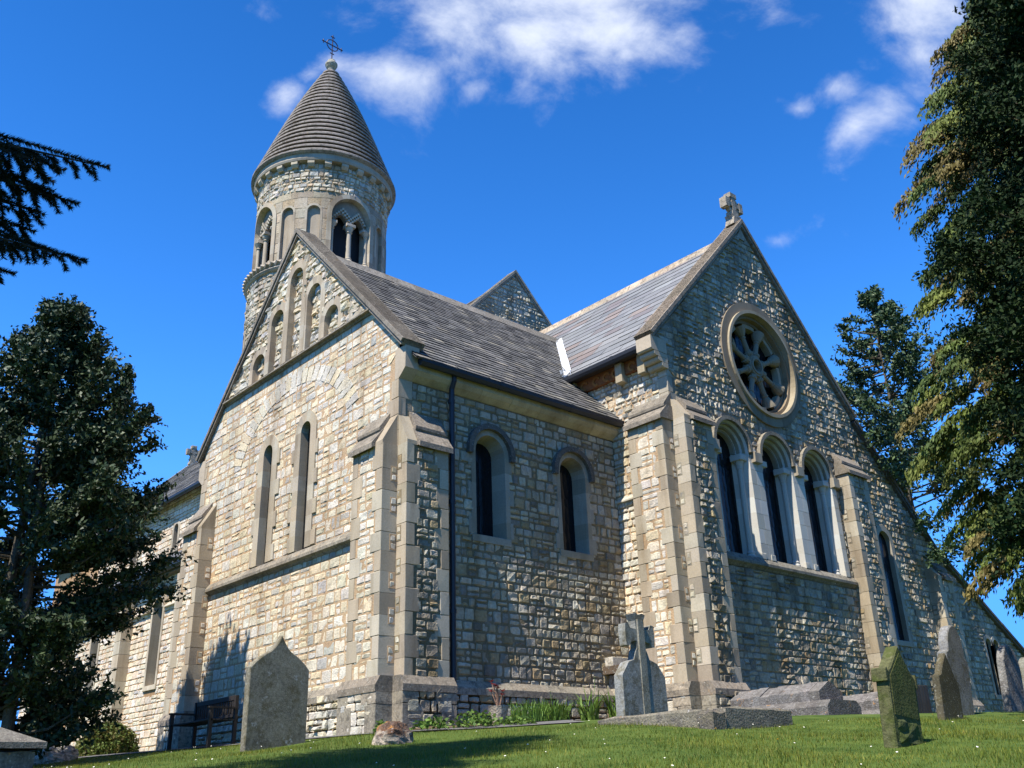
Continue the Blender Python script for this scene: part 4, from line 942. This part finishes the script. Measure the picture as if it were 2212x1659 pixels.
def coped_tomb(name, x0, x1, y0, y1, zb, label, cut=0):
    t = thing(name, (x1, (y0+y1)/2, zb), label, 'tomb'); yc = (y0+y1)/2; w = (y1-y0)/2
    f = lambda y, z, u: (u, yc-y, z)
    mb = MB(); rough_block(mb, XYZ, x0-.05, x1+.30, y0-.22, y1+.22, zb-.4, zb+.10, (.12, .112, .104), 8, .03); reparent(mb.build('base_slab', M['tomb']), t)
    mb = MB(); n = 10
    for i in range(n):
        a, b = x0+(x1+.12-x0)*i/n, x0+(x1+.12-x0)*(i+1)/n; prism(mb, f, [(w+.10+U_(-.01, .01), zb+.08), (w+.10, zb+.24), (w-.02, zb+.34), (-w+.02, zb+.34), (-w-.10, zb+.24), (-w-.10+U_(-.01, .01), zb+.08)][::1], a, b, vary((.135, .125, .115), .14))
    reparent(mb.build('plinth', M['tomb']), t)
    mb = MB()
    for i in range(n):
        a, b = x0+(x1-.08-x0)*i/n, x0+(x1-.08-x0)*(i+1)/n; j = U_(-.012, .012); prism(mb, f, [(w-.05, zb+.33), (w-.05, zb+.48+j), (.03, zb+.64+j), (-.03, zb+.64+j), (-w+.05, zb+.48+j), (-w+.05, zb+.33)], a, b, vary((.15, .14, .132), .14))
    reparent(mb.build('coped_lid', M['tomb']), t)
coped_tomb('coped_tomb', 1.78, 3.72, 5.55, 6.35, -5.70, 'long grey lichened coped tomb below the chancel east wall beside the cross grave')
coped_tomb('coped_tomb', 1.85, 3.75, 7.5, 8.25, -5.78, 'second weathered coped tomb partly hidden behind the mossy green headstone')
def moss_extra(t, W, H, th):
    mb = MB(); fr = lambda u, w, d: (d, u, w)
    for s in (-1, 1):
        mb = MB(); prism(mb, fr, [(s*W*.5, H*.60), (s*W*.56, H*.60), (s*W*.56, H*.72), (s*W*.5, H*.74)] if s > 0 else [(-W*.56, H*.60), (-W*.5, H*.60), (-W*.5, H*.74), (-W*.56, H*.72)], -th*.62, th*.52, (.085, .085, .035)); mb.build('corbel', M['mossy'], t)
    mb = MB(); prism(mb, fr, [(-W*.42, H*.28), (W*.42, H*.28), (W*.42, H*.66), (0, H*.92), (-W*.42, H*.66)], th*.4, th*.54, (.07, .075, .022)); mb.build('face_panel', M['mossy'], t)
    mb = MB(); rough_block(mb, lambda a, b, h: (h, a, b), -W*.47, W*.47, -.02, H*.27, 0, th*.58, (.06, .07, .025), 6, .025); mb.build('broken_base', M['mossy'], t)
slab('headstone', 7.60, .18, .70, -6.25, -5.34, .13, [(0, -.1), (1, -.1), (1, .70), (.86, .76), (.5, 1.0), (.14, .76), (0, .70)], 'mossy', (.085, .085, .035), 'small gabled headstone covered in green moss on the near right lawn', lean=.10, extra=moss_extra)
slab('headstone', 6.05, 4.55, 5.12, -5.86, -4.95, .10, [(0, -.1), (1, -.1), (1, .62), (.86, .66), (.72, .82), (.5, 1.0), (.28, .82), (.14, .66), (0, .62)], 'grave', (.075, .065, .04), 'dark stained headstone with a curved pointed top leaning beside the tall grey one', lean=.13)
slab('headstone', 5.70, 5.62, 6.28, -5.80, -4.42, .15, [(0, -.1), (1, -.1), (1, .66), (.88, .70)]+[(.5+.38*cos(radians(a)), .72+.28*sin(radians(a))) for a in range(0, 181, 15)]+[(.12, .70), (0, .66)], 'grave', (.19, .188, .185), 'tall pale grey round shouldered headstone leaning right near the vestry wall', lean=.17)
slab('headstone', 5.30, 8.62, 9.25, -5.70, -4.47, .13, [(0, -.1), (1, -.1), (1, .68)]+[(.5+.5*cos(radians(a)), .68+.32*sin(radians(a))) for a in range(12, 169, 13)]+[(0, .68)], 'tomb', (.2, .19, .175), 'round topped headstone with orange lichen on its edge, rightmost whole headstone', lean=.16)
slab('headstone', 5.2, 9.75, 10.4, -5.7, -4.6, .13, [(0, -.1), (1, -.1), (1, .68)]+[(.5+.5*cos(radians(a)), .68+.32*sin(radians(a))) for a in range(12, 169, 13)]+[(0, .68)], 'grave', (.2, .2, .17), 'headstone cut off by the right edge of the picture', lean=.1)
# chest tomb at the lower left
t = thing('chest_tomb', (-3.15, -4.5, -6.1), 'low grey chest tomb with a pyramid lid at the lower left', 'tomb')
mb = MB(); rough_block(mb, XYZ, -3.9, -2.62, -4.95, -4.1, -6.3, -5.78, (.17, .155, .135), 5, .03); reparent(mb.build('chest', M['tomb']), t)
mb = MB(); a0, a1, b0, b1 = -4.0, -2.5, -5.05, -4.0; mb.add([(a0, b0, -5.78), (a1, b0, -5.78), (a1, b1, -5.78), (a0, b1, -5.78), (a0, b0, -5.70), (a1, b0, -5.70), (a1, b1, -5.70), (a0, b1, -5.70), (a0+.6, (b0+b1)/2, -5.46), (a1-.6, (b0+b1)/2, -5.46)], [(0, 1, 5, 4), (1, 2, 6, 5), (2, 3, 7, 6), (3, 0, 4, 7), (4, 5, 9, 8), (5, 6, 9), (6, 7, 8, 9), (7, 4, 8)], (.15, .14, .12)); reparent(mb.build('lid', M['tomb']), t)
def boulder(name, c, r, label, col, seed, mat='tomb', cat='stone', top=None):
    rr = random.Random(seed); mb = MB(); n, m_ = 14, 26; vs = []
    for i in range(n+1):
        th = pi*.62*i/n
        for k in range(m_):
            a = 2*pi*k/m_; q = 1+rr.uniform(-.07, .07)+.16*sin(3*a+seed)*sin(th*2); vs.append((c[0]+r[0]*sin(th)*cos(a)*q, c[1]+r[1]*sin(th)*sin(a)*q, c[2]+r[2]*cos(th)*q))
    mb.add(vs, [(i*m_+k, (i+1)*m_+k, (i+1)*m_+(k+1) % m_, i*m_+(k+1) % m_) for i in range(n) for k in range(m_)], [vary(top if (top and vs[i][2] > c[2]+r[2]*(.55+rr.uniform(-.2, .2))) else col, .15) for i in range(len(vs))]); return tag(mb.build(name, M[mat]), label, cat)
boulder('rock', (-.35+2.5, -1.5, -5.98), (.20, .27, .26), 'rough broken stone stump with a rusty mossy top on the lawn', (.30, .25, .185), 3, top=(.11, .06, .035))
boulder('rock', (-7.25, -2.35, -5.74), (.42, .36, .24), 'flat grey broken stones just left of the clipped round shrub', (.36, .33, .29), 5)
# bench and low fence, bin
def bench(x0, x1, y, label):
    t = thing('wooden_bench', ((x0+x1)/2, y, ZG), label, 'bench'); wc = (.022, .017, .013); zf = ZG+.1
    def part(name, *b): mb = MB(); cbox(mb, fY(0), b[0], b[1], b[4], b[5], -b[3], -b[2], vary(wc, .15), .004); reparent(mb.build(name, M['wood']), t)
    for i in range(4): part('seat_slat', x0, x1, y-.42+i*.11, y-.33+i*.11, zf+.36, zf+.385)
    for x in (x0, x1-.06): part('leg', x, x+.06, y-.44, y-.38, zf-.2, zf+.55); part('leg', x, x+.06, y, y+.06, zf-.2, zf+.77); part('armrest', x-.01, x+.07, y-.46, y+.05, zf+.551, zf+.58)
    part('top_rail', x0+.06, x1-.06, y+.01, y+.05, zf+.69, zf+.77); part('bottom_rail', x0+.06, x1-.06, y+.01, y+.05, zf+.42, zf+.47)
    n = int((x1-x0)/.09)
    for i in range(n): a = x0+.08+(x1-x0-.16)*i/n; part('back_slat', a, a+.05, y+.02, y+.04, zf+.47, zf+.69)
bench(-5.15, -3.55, -.75, 'dark wooden slatted bench in shadow behind the ogee headstone'); 
FY0, BY = 11.12, 12.36
t = thing('wooden_fence', (2.35, FY0+.8, -5.7), 'dark brown vertical board fence in shade behind the mossy headstone', 'fence')
for i in range(8): mb = MB(); cbox(mb, fX(2.3), FY0+i*.12, FY0+.11+i*.12, -6.0, -4.75+U_(-.02, .02), 0, .025, vary((.06, .045, .03), .2), .003); reparent(mb.build('board', M['wood']), t)
for z in (-5.5, -5.0): mb = MB(); cbox(mb, fX(2.24), FY0-.02, FY0+.97, z, z+.09, 0, .05, (.06, .045, .03)); reparent(mb.build('rail', M['wood']), t)
t = thing('wheelie_bin', (2.6, BY+.15, -5.7), 'blue plastic bin standing beside the dark board fence', 'bin')
mb = MB(); mb.add([(2.45, BY+.03, -5.75), (2.8, BY+.03, -5.75), (2.8, BY+.3, -5.75), (2.45, BY+.3, -5.75), (2.42, BY, -5.0), (2.83, BY, -5.0), (2.83, BY+.34, -5.0), (2.42, BY+.34, -5.0)], [(0, 1, 5, 4), (1, 2, 6, 5), (2, 3, 7, 6), (3, 0, 4, 7), (4, 5, 6, 7)], (.025, .07, .27)); reparent(mb.build('body', M['plastic']), t)
mb = MB(); cbox(mb, fX(2.4), BY-.02, BY+.36, -5.0, -4.95, 0, .46, (.02, .06, .25), .02); reparent(mb.build('lid', M['plastic']), t)

# ================================================================= PLANTS
def tree(name, base, label, cat, group=None): return thing(name, base, label, cat, group)
def holly(root, H, prof, nb, ntw, nl, lsize, pal, z0=.9, trunks=1, gap=.0, upl=.35, seed=1, berries=0, mat='holly', extra=()):
    """branches at many levels, twigs along them, leaves along the twigs"""
    rng = np.random.RandomState(seed); tb = MB(); C = []; Tv = []
    for k in range(trunks):
        a = 2*pi*k/max(1, trunks)+.4; r0 = .0 if trunks == 1 else .28
        tube(tb, [(r0*cos(a), r0*sin(a), -.3), (r0*cos(a)*.9, r0*sin(a)*.9, H*.25), (r0*.4*cos(a), r0*.4*sin(a), H*.6), (0, 0, H*.96)], [.13, .10, .06, .012] if trunks == 1 else [.085, .07, .045, .01], (.10, .085, .06), 8)
    for b in range(nb):
        h = z0+(H-z0)*((b+rng.uniform(0, 1))/nb)**1.0; az = rng.uniform(0, 2*pi)
        ln = prof(h/H)*rng.uniform(.62, 1.08); 
        if ln < .08: ln = .08
        up = upl*ln*rng.uniform(.5, 1.5); p0 = np.array([0, 0, h]); p1 = np.array([cos(az)*ln, sin(az)*ln, h+up]); pm = (p0+p1)/2+np.array([0, 0, -.12*ln])
        if ln > .5: tube(tb, [p0, pm, p1], [.03, .02, .006], (.09, .075, .05), 5, False)
        for w in range(max(3, int(ntw*(.35+.65*ln/1.9)))):
            t = rng.uniform(.18, 1.0)**.75; s = (1-t)**2*p0+2*t*(1-t)*pm+t*t*p1
            d = np.array([cos(az), sin(az), .5])+rng.normal(size=3)*.75; d /= np.linalg.norm(d); tl_ = rng.uniform(.18, .48)*(.6+.4*ln/1.9)
            u = rng.uniform(0, 1, nl); C.append(s+d*tl_*u[:, None]+rng.normal(size=(nl, 3))*.04); Tv.append(np.tile(d, (nl, 1)))
    # leader spikes
    for w in range(12):
        s = np.array([rng.normal()*.1, rng.normal()*.1, H*rng.uniform(.9, .97)]); d = np.array([rng.normal()*.15, rng.normal()*.15, 1]); u = rng.uniform(0, 1, nl); C.append(s+d*.5*u[:, None]+rng.normal(size=(nl, 3))*.035); Tv.append(np.tile(d, (nl, 1)))
    rl = np.array(root.location)
    for (p, q, m_, *sp_) in extra:   # branches leaning forward over the roof, in world coordinates
        p, q = np.array(p)-rl, np.array(q)-rl; tube(tb, [tuple(p), tuple(q)], [.025, .006], (.09, .075, .05), 5, False); u = rng.uniform(0, 1, m_); C.append(p+(q-p)*u[:, None]+rng.normal(size=(m_, 3))*(np.array([.22, .22, .2])*sp_[0]*(1.05-.95*u[:, None]) if sp_ else np.array([.10, .26, .22])*(1-.5*u[:, None]))); Tv.append(np.tile((q-p)/np.linalg.norm(q-p), (m_, 1)))
    C = np.concatenate(C); Tv = np.concatenate(Tv); n = len(C)
    T = Tv*.5+unit(n)*.9; T /= np.linalg.norm(T, axis=1, keepdims=True); B = perp(T); sz = lsize*rng.uniform(.7, 1.25, (n, 1))
    pal = np.array(pal); col = pal[rng.randint(0, len(pal), n)]*rng.uniform(.75, 1.25, (n, 1))
    tb.build('trunk', M['bark'], root); cards('foliage', C, T*sz, B*sz*.48, col, M[mat], root)
    if berries:
        k = rng.choice(n, berries); cards('berry', C[k]+.02, T[k]*.016, B[k]*.016, np.tile((.5, .03, .02), (berries, 1)), M['petal'], root)
HP = [(.024, .043, .015), (.032, .053, .019), (.018, .035, .012), (.04, .06, .02)]
def prof_l(t): return 2.25*min(1, (t+.02)/.30)**.6*max(0, (1-t)/.62)**.68 if t > .38 else 1.55+.70*min(1, t/.34)
holly(tree('holly_tree', (-5.2, -4.0, -6.1), 'large dark glossy holly tree standing left of the transept', 'tree'), 8.25, lambda t: prof_l(t)*1.04, 235, 38, 20, .050, HP, z0=.35, trunks=4, seed=3, berries=0,
      extra=[((-4.25, -3.4, -2.2), (-4.0, -3.1, .75), 2000, 1.3), ((-4.8, -3.8, -1.0), (-4.55, -3.55, 1.5), 1700, 1.2), ((-4.4, -3.6, -2.0), (-3.55, -2.8, -.1), 2200, 1.4), ((-4.9, -3.4, -2.0), (-4.7, -2.8, .9), 2200, 1.4), ((-5.2, -3.3, -2.0), (-5.5, -2.7, .6), 2200, 1.5)])
def prof_r(t): return 2.4*max(0, (1-t))**.75
def prof_h(t): return min(2.3, .70*(1-t)*13.1+.1)
holly(tree('holly_tree', (.3, 17.5, -5.6), 'holly tree behind the chancel gable showing over the vestry roof', 'tree'), 13.0, prof_h, 120, 22, 15, .064, [(.045, .075, .024), (.055, .09, .028), (.034, .06, .02)], z0=6.0, seed=8, berries=0,
      extra=[((1.9, 14.2, 2.0), (1.9, 12.3, 1.9), 500), ((1.9, 14.0, 1.6), (1.95, 12.4, 1.0), 700), ((1.9, 14.4, 1.2), (1.95, 12.8, .35), 600), ((1.9, 15.2, -.6), (2.0, 13.9, -.9), 350), ((2.2, 16.5, -1.0), (2.1, 13.9, -1.75), 700), ((1.6, 15.5, .9), (1.9, 13.6, .3), 600)])

def spray_tree(root, H, prof, n, pal, size, droop, seed, z0=.6, crown_az=None, mat='conifer', clumps=420, lens=(.35, .9), tr=.25):
    """drooping sprays hung in clumps over a column-shaped crown"""
    rng = np.random.RandomState(seed); tb = MB(); tube(tb, [(0, 0, -.4), (.03, .02, H*.4), (0, 0, H*.95)], [tr, tr*.7, .03], (.11, .075, .05), 10)
    C = []; Tv = []; K = []; pal = np.array(pal); per = n//clumps
    for c in range(clumps):
        h = z0+(H-z0)*rng.uniform(0, 1)**1.1; az = rng.uniform(0, 2*pi)
        if crown_az: az = rng.uniform(*crown_az)
        r = prof(h/H)*(rng.uniform(.74, 1.06) if rng.uniform() < .72 else rng.uniform(.35, .75)); out = np.array([cos(az), sin(az), 0.]); tip = np.array([0, 0, h])+out*r
        if rng.uniform() < .3: tube(tb, [(0, 0, h+.1*r), tuple(np.array([0, 0, h+.05*r])+out*r*.5), tuple(np.array([0, 0, h])+out*r*.78)], [.03, .018, .004], (.10, .07, .045), 5, False)
        base = pal[rng.randint(len(pal))]*rng.uniform(.75, 1.25)
        L = rng.uniform(*lens); m_ = int(per*(.5+L/lens[1]))
        a = rng.uniform(0, 1, m_)**.8; side = np.array([-out[1], out[0], 0.]); fr_ = rng.normal(size=m_)*.15*L*(.25+.75*np.sin(pi*np.clip(a*.9+.1, 0, 1)))
        hang = rng.exponential(.05, m_)*(.6+.8*L)
        zz = .10*L-.62*L*(1-a)**2-.30*np.abs(fr_)-hang
        C.append(tip[None]+out*((-a*L)[:, None])+side*fr_[:, None]+np.array([0, 0, 1.])*zz[:, None]+rng.normal(size=(m_, 3))*.018)
        Tv.append(out*(.30+.4*a[:, None])+side*(fr_[:, None]*1.2)+np.array([0, 0, -droop])+rng.normal(size=(m_, 3))*.35); K.append(np.tile(base, (m_, 1))*np.clip(1.08-hang*.0, 0, 2)[:, None])
    C = np.concatenate(C); T = np.concatenate(Tv); T /= np.linalg.norm(T, axis=1, keepdims=True); K = np.concatenate(K); m_ = len(C); B = perp(T)
    sz = size*rng.uniform(.6, 1.3, (m_, 1)); K = K*rng.uniform(.8, 1.2, (m_, 1))
    tb.build('trunk', M['bark'], root); cards('foliage', C, T*sz, B*sz*.34, K, M[mat], root)
CP = [(.095, .125, .022), (.115, .135, .026), (.075, .105, .022), (.125, .10, .03), (.06, .09, .022)]
def tab(zs, rs, b, k): return lambda t, H: float(np.interp(b+t*H, zs, rs))*k
CZ = tab([-4.3, -3.83, -3.04, -2.43, -1.44, -.25, .6, 1.9, 2.69, 3.66, 4.72, 5.86, 6.7, 9.4], [2.6, 3.1, 3.48, 3.54, 3.72, 3.19, 3.15, 3.18, 3.24, 2.73, 2.16, 1.69, 1.23, .05], -5.9, .95)
spray_tree(tree('cypress_tree', (9.0, 7.0, -5.9), 'tall olive green cypress with drooping sprays at the right', 'tree'), 15.2, lambda t: CZ(t, 15.2), 560000, CP, .046, .95, 21, z0=1.9, clumps=1250, lens=(.45, .95), tr=.24)
YP = [(.014, .028, .008), (.019, .037, .010), (.011, .022, .007), (.026, .042, .011)]
YZ = tab([-5.2, -4.6, -3.7, -2.4, -1.4, -.1, 1.2, 2.6, 4.0, 6.8], [2.9, 3.0, 3.0, 2.95, 2.95, 2.6, 2.15, 1.7, 1.15, .05], -6.3, .89)
holly(tree('yew_tree', (10.2, 4.2, -6.3), 'dense dark green yew in front of the cypress at the right edge', 'tree'), 13.0, lambda t: YZ(t, 13.0), 520, 54, 30, .034, YP, z0=1.25, seed=14, upl=.10, mat='yew')

# fir just outside the left edge, boughs reaching into the sky
def fir():
    base = np.array([4.9, -9.7, -6.9]); root = tree('fir_tree', tuple(base), 'dark fir whose boughs reach in from the upper left', 'tree'); tb = MB(); rng = np.random.RandomState(4)
    H = 16.; tube(tb, [(0, 0, -.4), (0, 0, H*.5), (0, 0, H)], [.24, .15, .02], (.07, .055, .04), 9)
    C = []; Tv = []; NL = []
    def bough(p0, p1, sag, fine, wid):
        p0, p1 = np.array(p0, float), np.array(p1, float); ln = np.linalg.norm(p1-p0); d = (p1-p0)/ln; side = np.cross(d, (0, 0, 1)); side /= np.linalg.norm(side)
        pt = lambda t: p0+(p1-p0)*t+np.array([0, 0, sag*4*t*(1-t)])
        tube(tb, [tuple(pt(t)) for t in (0, .25, .5, .75, 1)], [.035, .028, .02, .012, .004], (.05, .04, .03), 5, False)
        twigs = [(pt(.3), pt(1.0), 1)]
        nt = int(ln/(.085 if fine else .22))
        for i in range(nt):
            t = .12+.86*i/nt; L = wid*(1-t*.75)*rng.uniform(.6, 1.1); s = pt(t); sg = 1 if i % 2 else -1
            dr = d*.62+side*sg*.55+np.array([0, 0, -.85])*rng.uniform(.4, 1.3); dr /= np.linalg.norm(dr); e = s+dr*L; twigs.append((s, e, 0))
            if fine and L > .22:
                for q in range(int(L/.11)):
                    f = .3+.6*rng.uniform(); s2 = s+(e-s)*f; d2 = dr*.8+rng.normal(size=3)*.45+np.array([0, 0, -.25]); d2 /= np.linalg.norm(d2); twigs.append((s2, s2+d2*L*.45, 0))
        for (a, b, mn) in twigs:
            L = np.linalg.norm(b-a); m_ = max(6, int(L*(1500 if fine else 170))); u = rng.uniform(0, 1, m_); dd = (b-a)/L; nd = perp(np.tile(dd, (m_, 1))); nd = nd*.85+dd*.55
            C.append(a+(b-a)*u[:, None]); Tv.append(nd*(.042 if fine else .10)*rng.uniform(.7, 1.2, (m_, 1)));
            tube(tb, [tuple(a), tuple(b)], [.006, .003], (.04, .03, .02), 4, False)
    B = lambda *p: tuple(np.array(p)-base)
    # boughs seen in the picture
    bough((0, 0, 5.3), B(4.98, -6.50, -1.56), -.16, True, .62); bough((0, 0, 4.6), B(4.60, -6.45, -2.28), -.10, True, .5)
    for (x, y, z, z0_, w) in ((4.62, -6.75, -1.50, 5.5, .7), (4.50, -6.78, -1.66, 5.2, .75), (4.42, -6.80, -1.86, 5.0, .75), (4.36, -6.83, -2.02, 4.9, .7), (4.33, -6.86, -2.20, 4.7, .6), (4.28, -6.90, -2.42, 4.4, .55), (4.62, -6.60, -1.78, 5.2, .6), (4.45, -6.66, -2.2, 4.8, .5), (4.40, -6.84, -1.32, 5.7, .5)): bough((0, 0, z0_), B(x, y, z), -.12, True, w)
    # the rest of the crown, out of the picture
    for k in range(420):
        h = 2.5+(H-2.8)*rng.uniform(0, 1); az = rng.uniform(0, 2*pi); ln = 3.6*(1-h/H)**.5*rng.uniform(.7, 1.05)
        tipx, tipy = base[0]+cos(az)*ln, base[1]+sin(az)*ln; q = np.arctan2(tipx-CAM[0], tipy-CAM[1])
        if tipx < CAM[0] and (-q) < radians(78.5) and h < 13: ln *= .72
        tipx, tipy = base[0]+cos(az)*ln, base[1]+sin(az)*ln; q = np.arctan2(tipx-CAM[0], tipy-CAM[1])
        if (-q) < radians(84 if 3 < h < 9 else 79.5) and (-q) > 0: continue
        bough((0, 0, h), (cos(az)*ln, sin(az)*ln, h-.25*ln), .12, False, .8)
    C = np.concatenate(C); T = np.concatenate(Tv); Bv = perp(T)*np.linalg.norm(T, axis=1, keepdims=True)*.085
    n = len(C); col = np.tile((.014, .022, .012), (n, 1))*rng.uniform(.7, 1.3, (n, 1)); tb.build('trunk', M['bark'], root); cards('foliage', C, T, Bv, col, M['conifer'], root, tri=True)
fir()
def dome(name, c, r, n, pal, label, size=.035, mat='leaf', cat='shrub', seed=0):
    rng = np.random.RandomState(seed+2); root = tree(name, c, label, cat); v = unit(n); v[:, 2] = np.abs(v[:, 2]); k = rng.uniform(.75, 1.03, (n, 1))*(1+.07*np.sin(v[:, :1]*9)*np.cos(v[:, 1:2]*8)); C = v*k*np.array(r)
    T = v*.5+unit(n)*.9; T /= np.linalg.norm(T, axis=1, keepdims=True); B = perp(T); sz = size*rng.uniform(.6, 1.3, (n, 1)); pal = np.array(pal); col = pal[rng.randint(0, len(pal), n)]*rng.uniform(.8, 1.25, (n, 1))
    cards('foliage', C, T*sz, B*sz*.5, col, M[mat], root); tb = MB()
    for q in range(9): a = rng.uniform(0, 6.28); tube(tb, [(0, 0, -.2), (cos(a)*r[0]*.4, sin(a)*r[1]*.4, r[2]*.45), (cos(a)*r[0]*.75, sin(a)*r[1]*.75, r[2]*.6)], [.02, .012, .005], (.09, .06, .04), 5, False)
    tb.build('stem', M['bark'], root); return root
dome('clipped_shrub', (-9.05, -.80, -5.66), (.62, .62, .70), 9000, [(.09, .13, .025), (.11, .15, .03), (.14, .14, .03), (.12, .10, .03)], 'clipped round green shrub before the aisle wall', .04)
dome('low_shrub', (-7.7, -2.5, -5.8), (.45, .4, .36), 2600, [(.14, .15, .03), (.10, .13, .03), (.18, .16, .03)], 'low yellow green shrub left of the flat broken stones', .045, seed=4)
dome('low_shrub', (-8.2, -2.6, -5.8), (.6, .5, .62), 2600, [(.07, .10, .02), (.12, .13, .03)], 'loose green shrub at the foot of the holly trunk', .05, seed=6)
dome('shrub', (6.6, 22.0, -5.7), (2.2, 2.0, 2.6), 5000, [(.09, .12, .03), (.12, .13, .04), (.14, .11, .05)], 'sunlit bushes beyond the vestry at the far right', .11, seed=9)
def clump(name, c, n, h, w, pal, label, arc=.6, seed=0, flowers=0, spread=.16):
    rng = np.random.RandomState(seed+40); root = tree(name, c, label, 'plant', 'plants in the flower bed'); mb = MB(); pal = list(pal)
    for k in range(n):
        a = rng.uniform(0, 6.28); r = spread*sqrt(rng.uniform()); b = np.array([cos(a)*r, sin(a)*r, -.02]); hh = h*rng.uniform(.6, 1.1); lean = rng.uniform(.1, arc)*hh; az = a+rng.normal()*.7; sd = np.array([-sin(az), cos(az), 0]); pts = []
        for i in range(5):
            t = i/4; c_ = b+np.array([cos(az)*lean*t*t, sin(az)*lean*t*t, hh*(t-.28*t**3*(lean/hh)*2)]); ww = w*(1-t**2.5)+.001; pts += [tuple(c_-sd*ww), tuple(c_+sd*ww)]
        col = pal[rng.randint(len(pal))]; mb.add(pts, [(2*i, 2*i+1, 2*i+3, 2*i+2) for i in range(4)], vary(col, .15))
    mb.build('leaves', M['leaf'], root)
    if flowers:
        mb = MB()
        for k in range(flowers):
            p = Vector((rng.normal()*spread*.5, rng.normal()*spread*.5, h*rng.uniform(.85, 1.15))); tube(mb, [(p.x*.5, p.y*.5, 0), tuple(p)], .004, (.12, .2, .04), 4)
            for q in range(6): a = q*pi/3; e = Vector((cos(a), sin(a), .3))*.03; s = Vector((-sin(a), cos(a), 0))*.012; mb.add([tuple(p), tuple(p+e*.6+s), tuple(p+e), tuple(p+e*.6-s)], [(0, 1, 2, 3)], (.75, .74, .62))
        mb.build('flower', M['petal'], root)
GP = [(.11, .19, .03), (.15, .24, .04), (.08, .15, .025)]
clump('strap_leaf_plant', (1.05, 3.05, -5.58), 60, .62, .014, GP, 'tall clump of green strap leaves in the bed, next to the cross headstone but one', seed=1, flowers=2)
clump('strap_leaf_plant', (1.15, 3.62, -5.58), 70, .6, .016, GP, 'clump of green strap leaves in the bed, touching the left of the cross headstone', seed=2)
clump('grassy_plant', (1.25, 1.55, -5.60), 260, .38, .006, [(.12, .22, .035), (.16, .27, .05)], 'fine bright green grassy tuft beside the red leaved plant', seed=3, spread=.27)
clump('grassy_plant', (1.15, 2.15, -5.60), 220, .42, .009, [(.13, .22, .035), (.10, .18, .03)], 'fuller green leafy tuft in the middle of the flower bed', seed=4, spread=.24, flowers=1)
def leafy(c, n, r, label, seed): 
    rng = np.random.RandomState(seed); root = tree('ground_plant', c, label, 'plant', 'plants in the flower bed'); v = unit(n); v[:, 2] = np.abs(v[:, 2]); C = v*np.array(r)*rng.uniform(.4, 1, (n, 1)); T = unit(n); T[:, 2] *= .4; B = perp(T); s = rng.uniform(.022, .042, (n, 1)); pal = np.array(GP); cards('leaves', C, T*s, B*s*.7, pal[rng.randint(0, 3, n)]*.8, M['leaf'], root)
leafy((1.15, -.15, -5.70), 260, (.34, .3, .16), 'low green weeds at the foot of the corner buttress, right of the broken stone', 1); leafy((1.35, .45, -5.68), 320, (.36, .34, .24), 'taller leafy green plant between the buttress and the red leaved plant', 2); leafy((.28, -.42, -5.72), 120, (.14, .12, .2), 'small green weed in the corner between the two buttresses', 3); leafy((1.6, .95, -5.68), 320, (.42, .3, .14), 'low green ground cover in front of the grassy tuft', 5)
def redplant():
    root = tree('red_leaved_plant', (1.15, 1.05, -5.62), 'upright plant with dark red leaf rosettes in the bed', 'plant', 'plants in the flower bed'); rng = np.random.RandomState(3); mb = MB(); ros = []
    for k in range(7):
        a = rng.uniform(0, 6.28); r = rng.uniform(.03, .16); h = rng.uniform(.38, .62); tube(mb, [(0, 0, 0), (r*.3*cos(a), r*.3*sin(a), h*.6), (r*cos(a), r*sin(a), h)], [.012, .009, .006], (.2, .12, .08), 6); ros.append((r*cos(a), r*sin(a), h))
    mb.build('stem', M['bark'], root); mb = MB()
    for (x, y, h) in ros:
        for q in range(12):
            a = q*2.4; l = rng.uniform(.035, .06); e = Vector((cos(a)*l, sin(a)*l, l*rng.uniform(-.2, .8))); s = Vector((-sin(a), cos(a), 0))*.014; c = Vector((x, y, h)); mb.add([tuple(c), tuple(c+e*.6+s), tuple(c+e), tuple(c+e*.6-s)], [(0, 1, 2, 3)], vary((.22, .035, .03), .25))
    mb.build('leaves', M['leaf'], root); mb = MB(); lathe(mb, (0, 0, 0), [(.06, -.05), (.10, .02), (.14, .2), (.15, .24), (.12, .24)], (.36, .30, .22), 14); mb.build('pot', M['tomb'], root)
redplant()
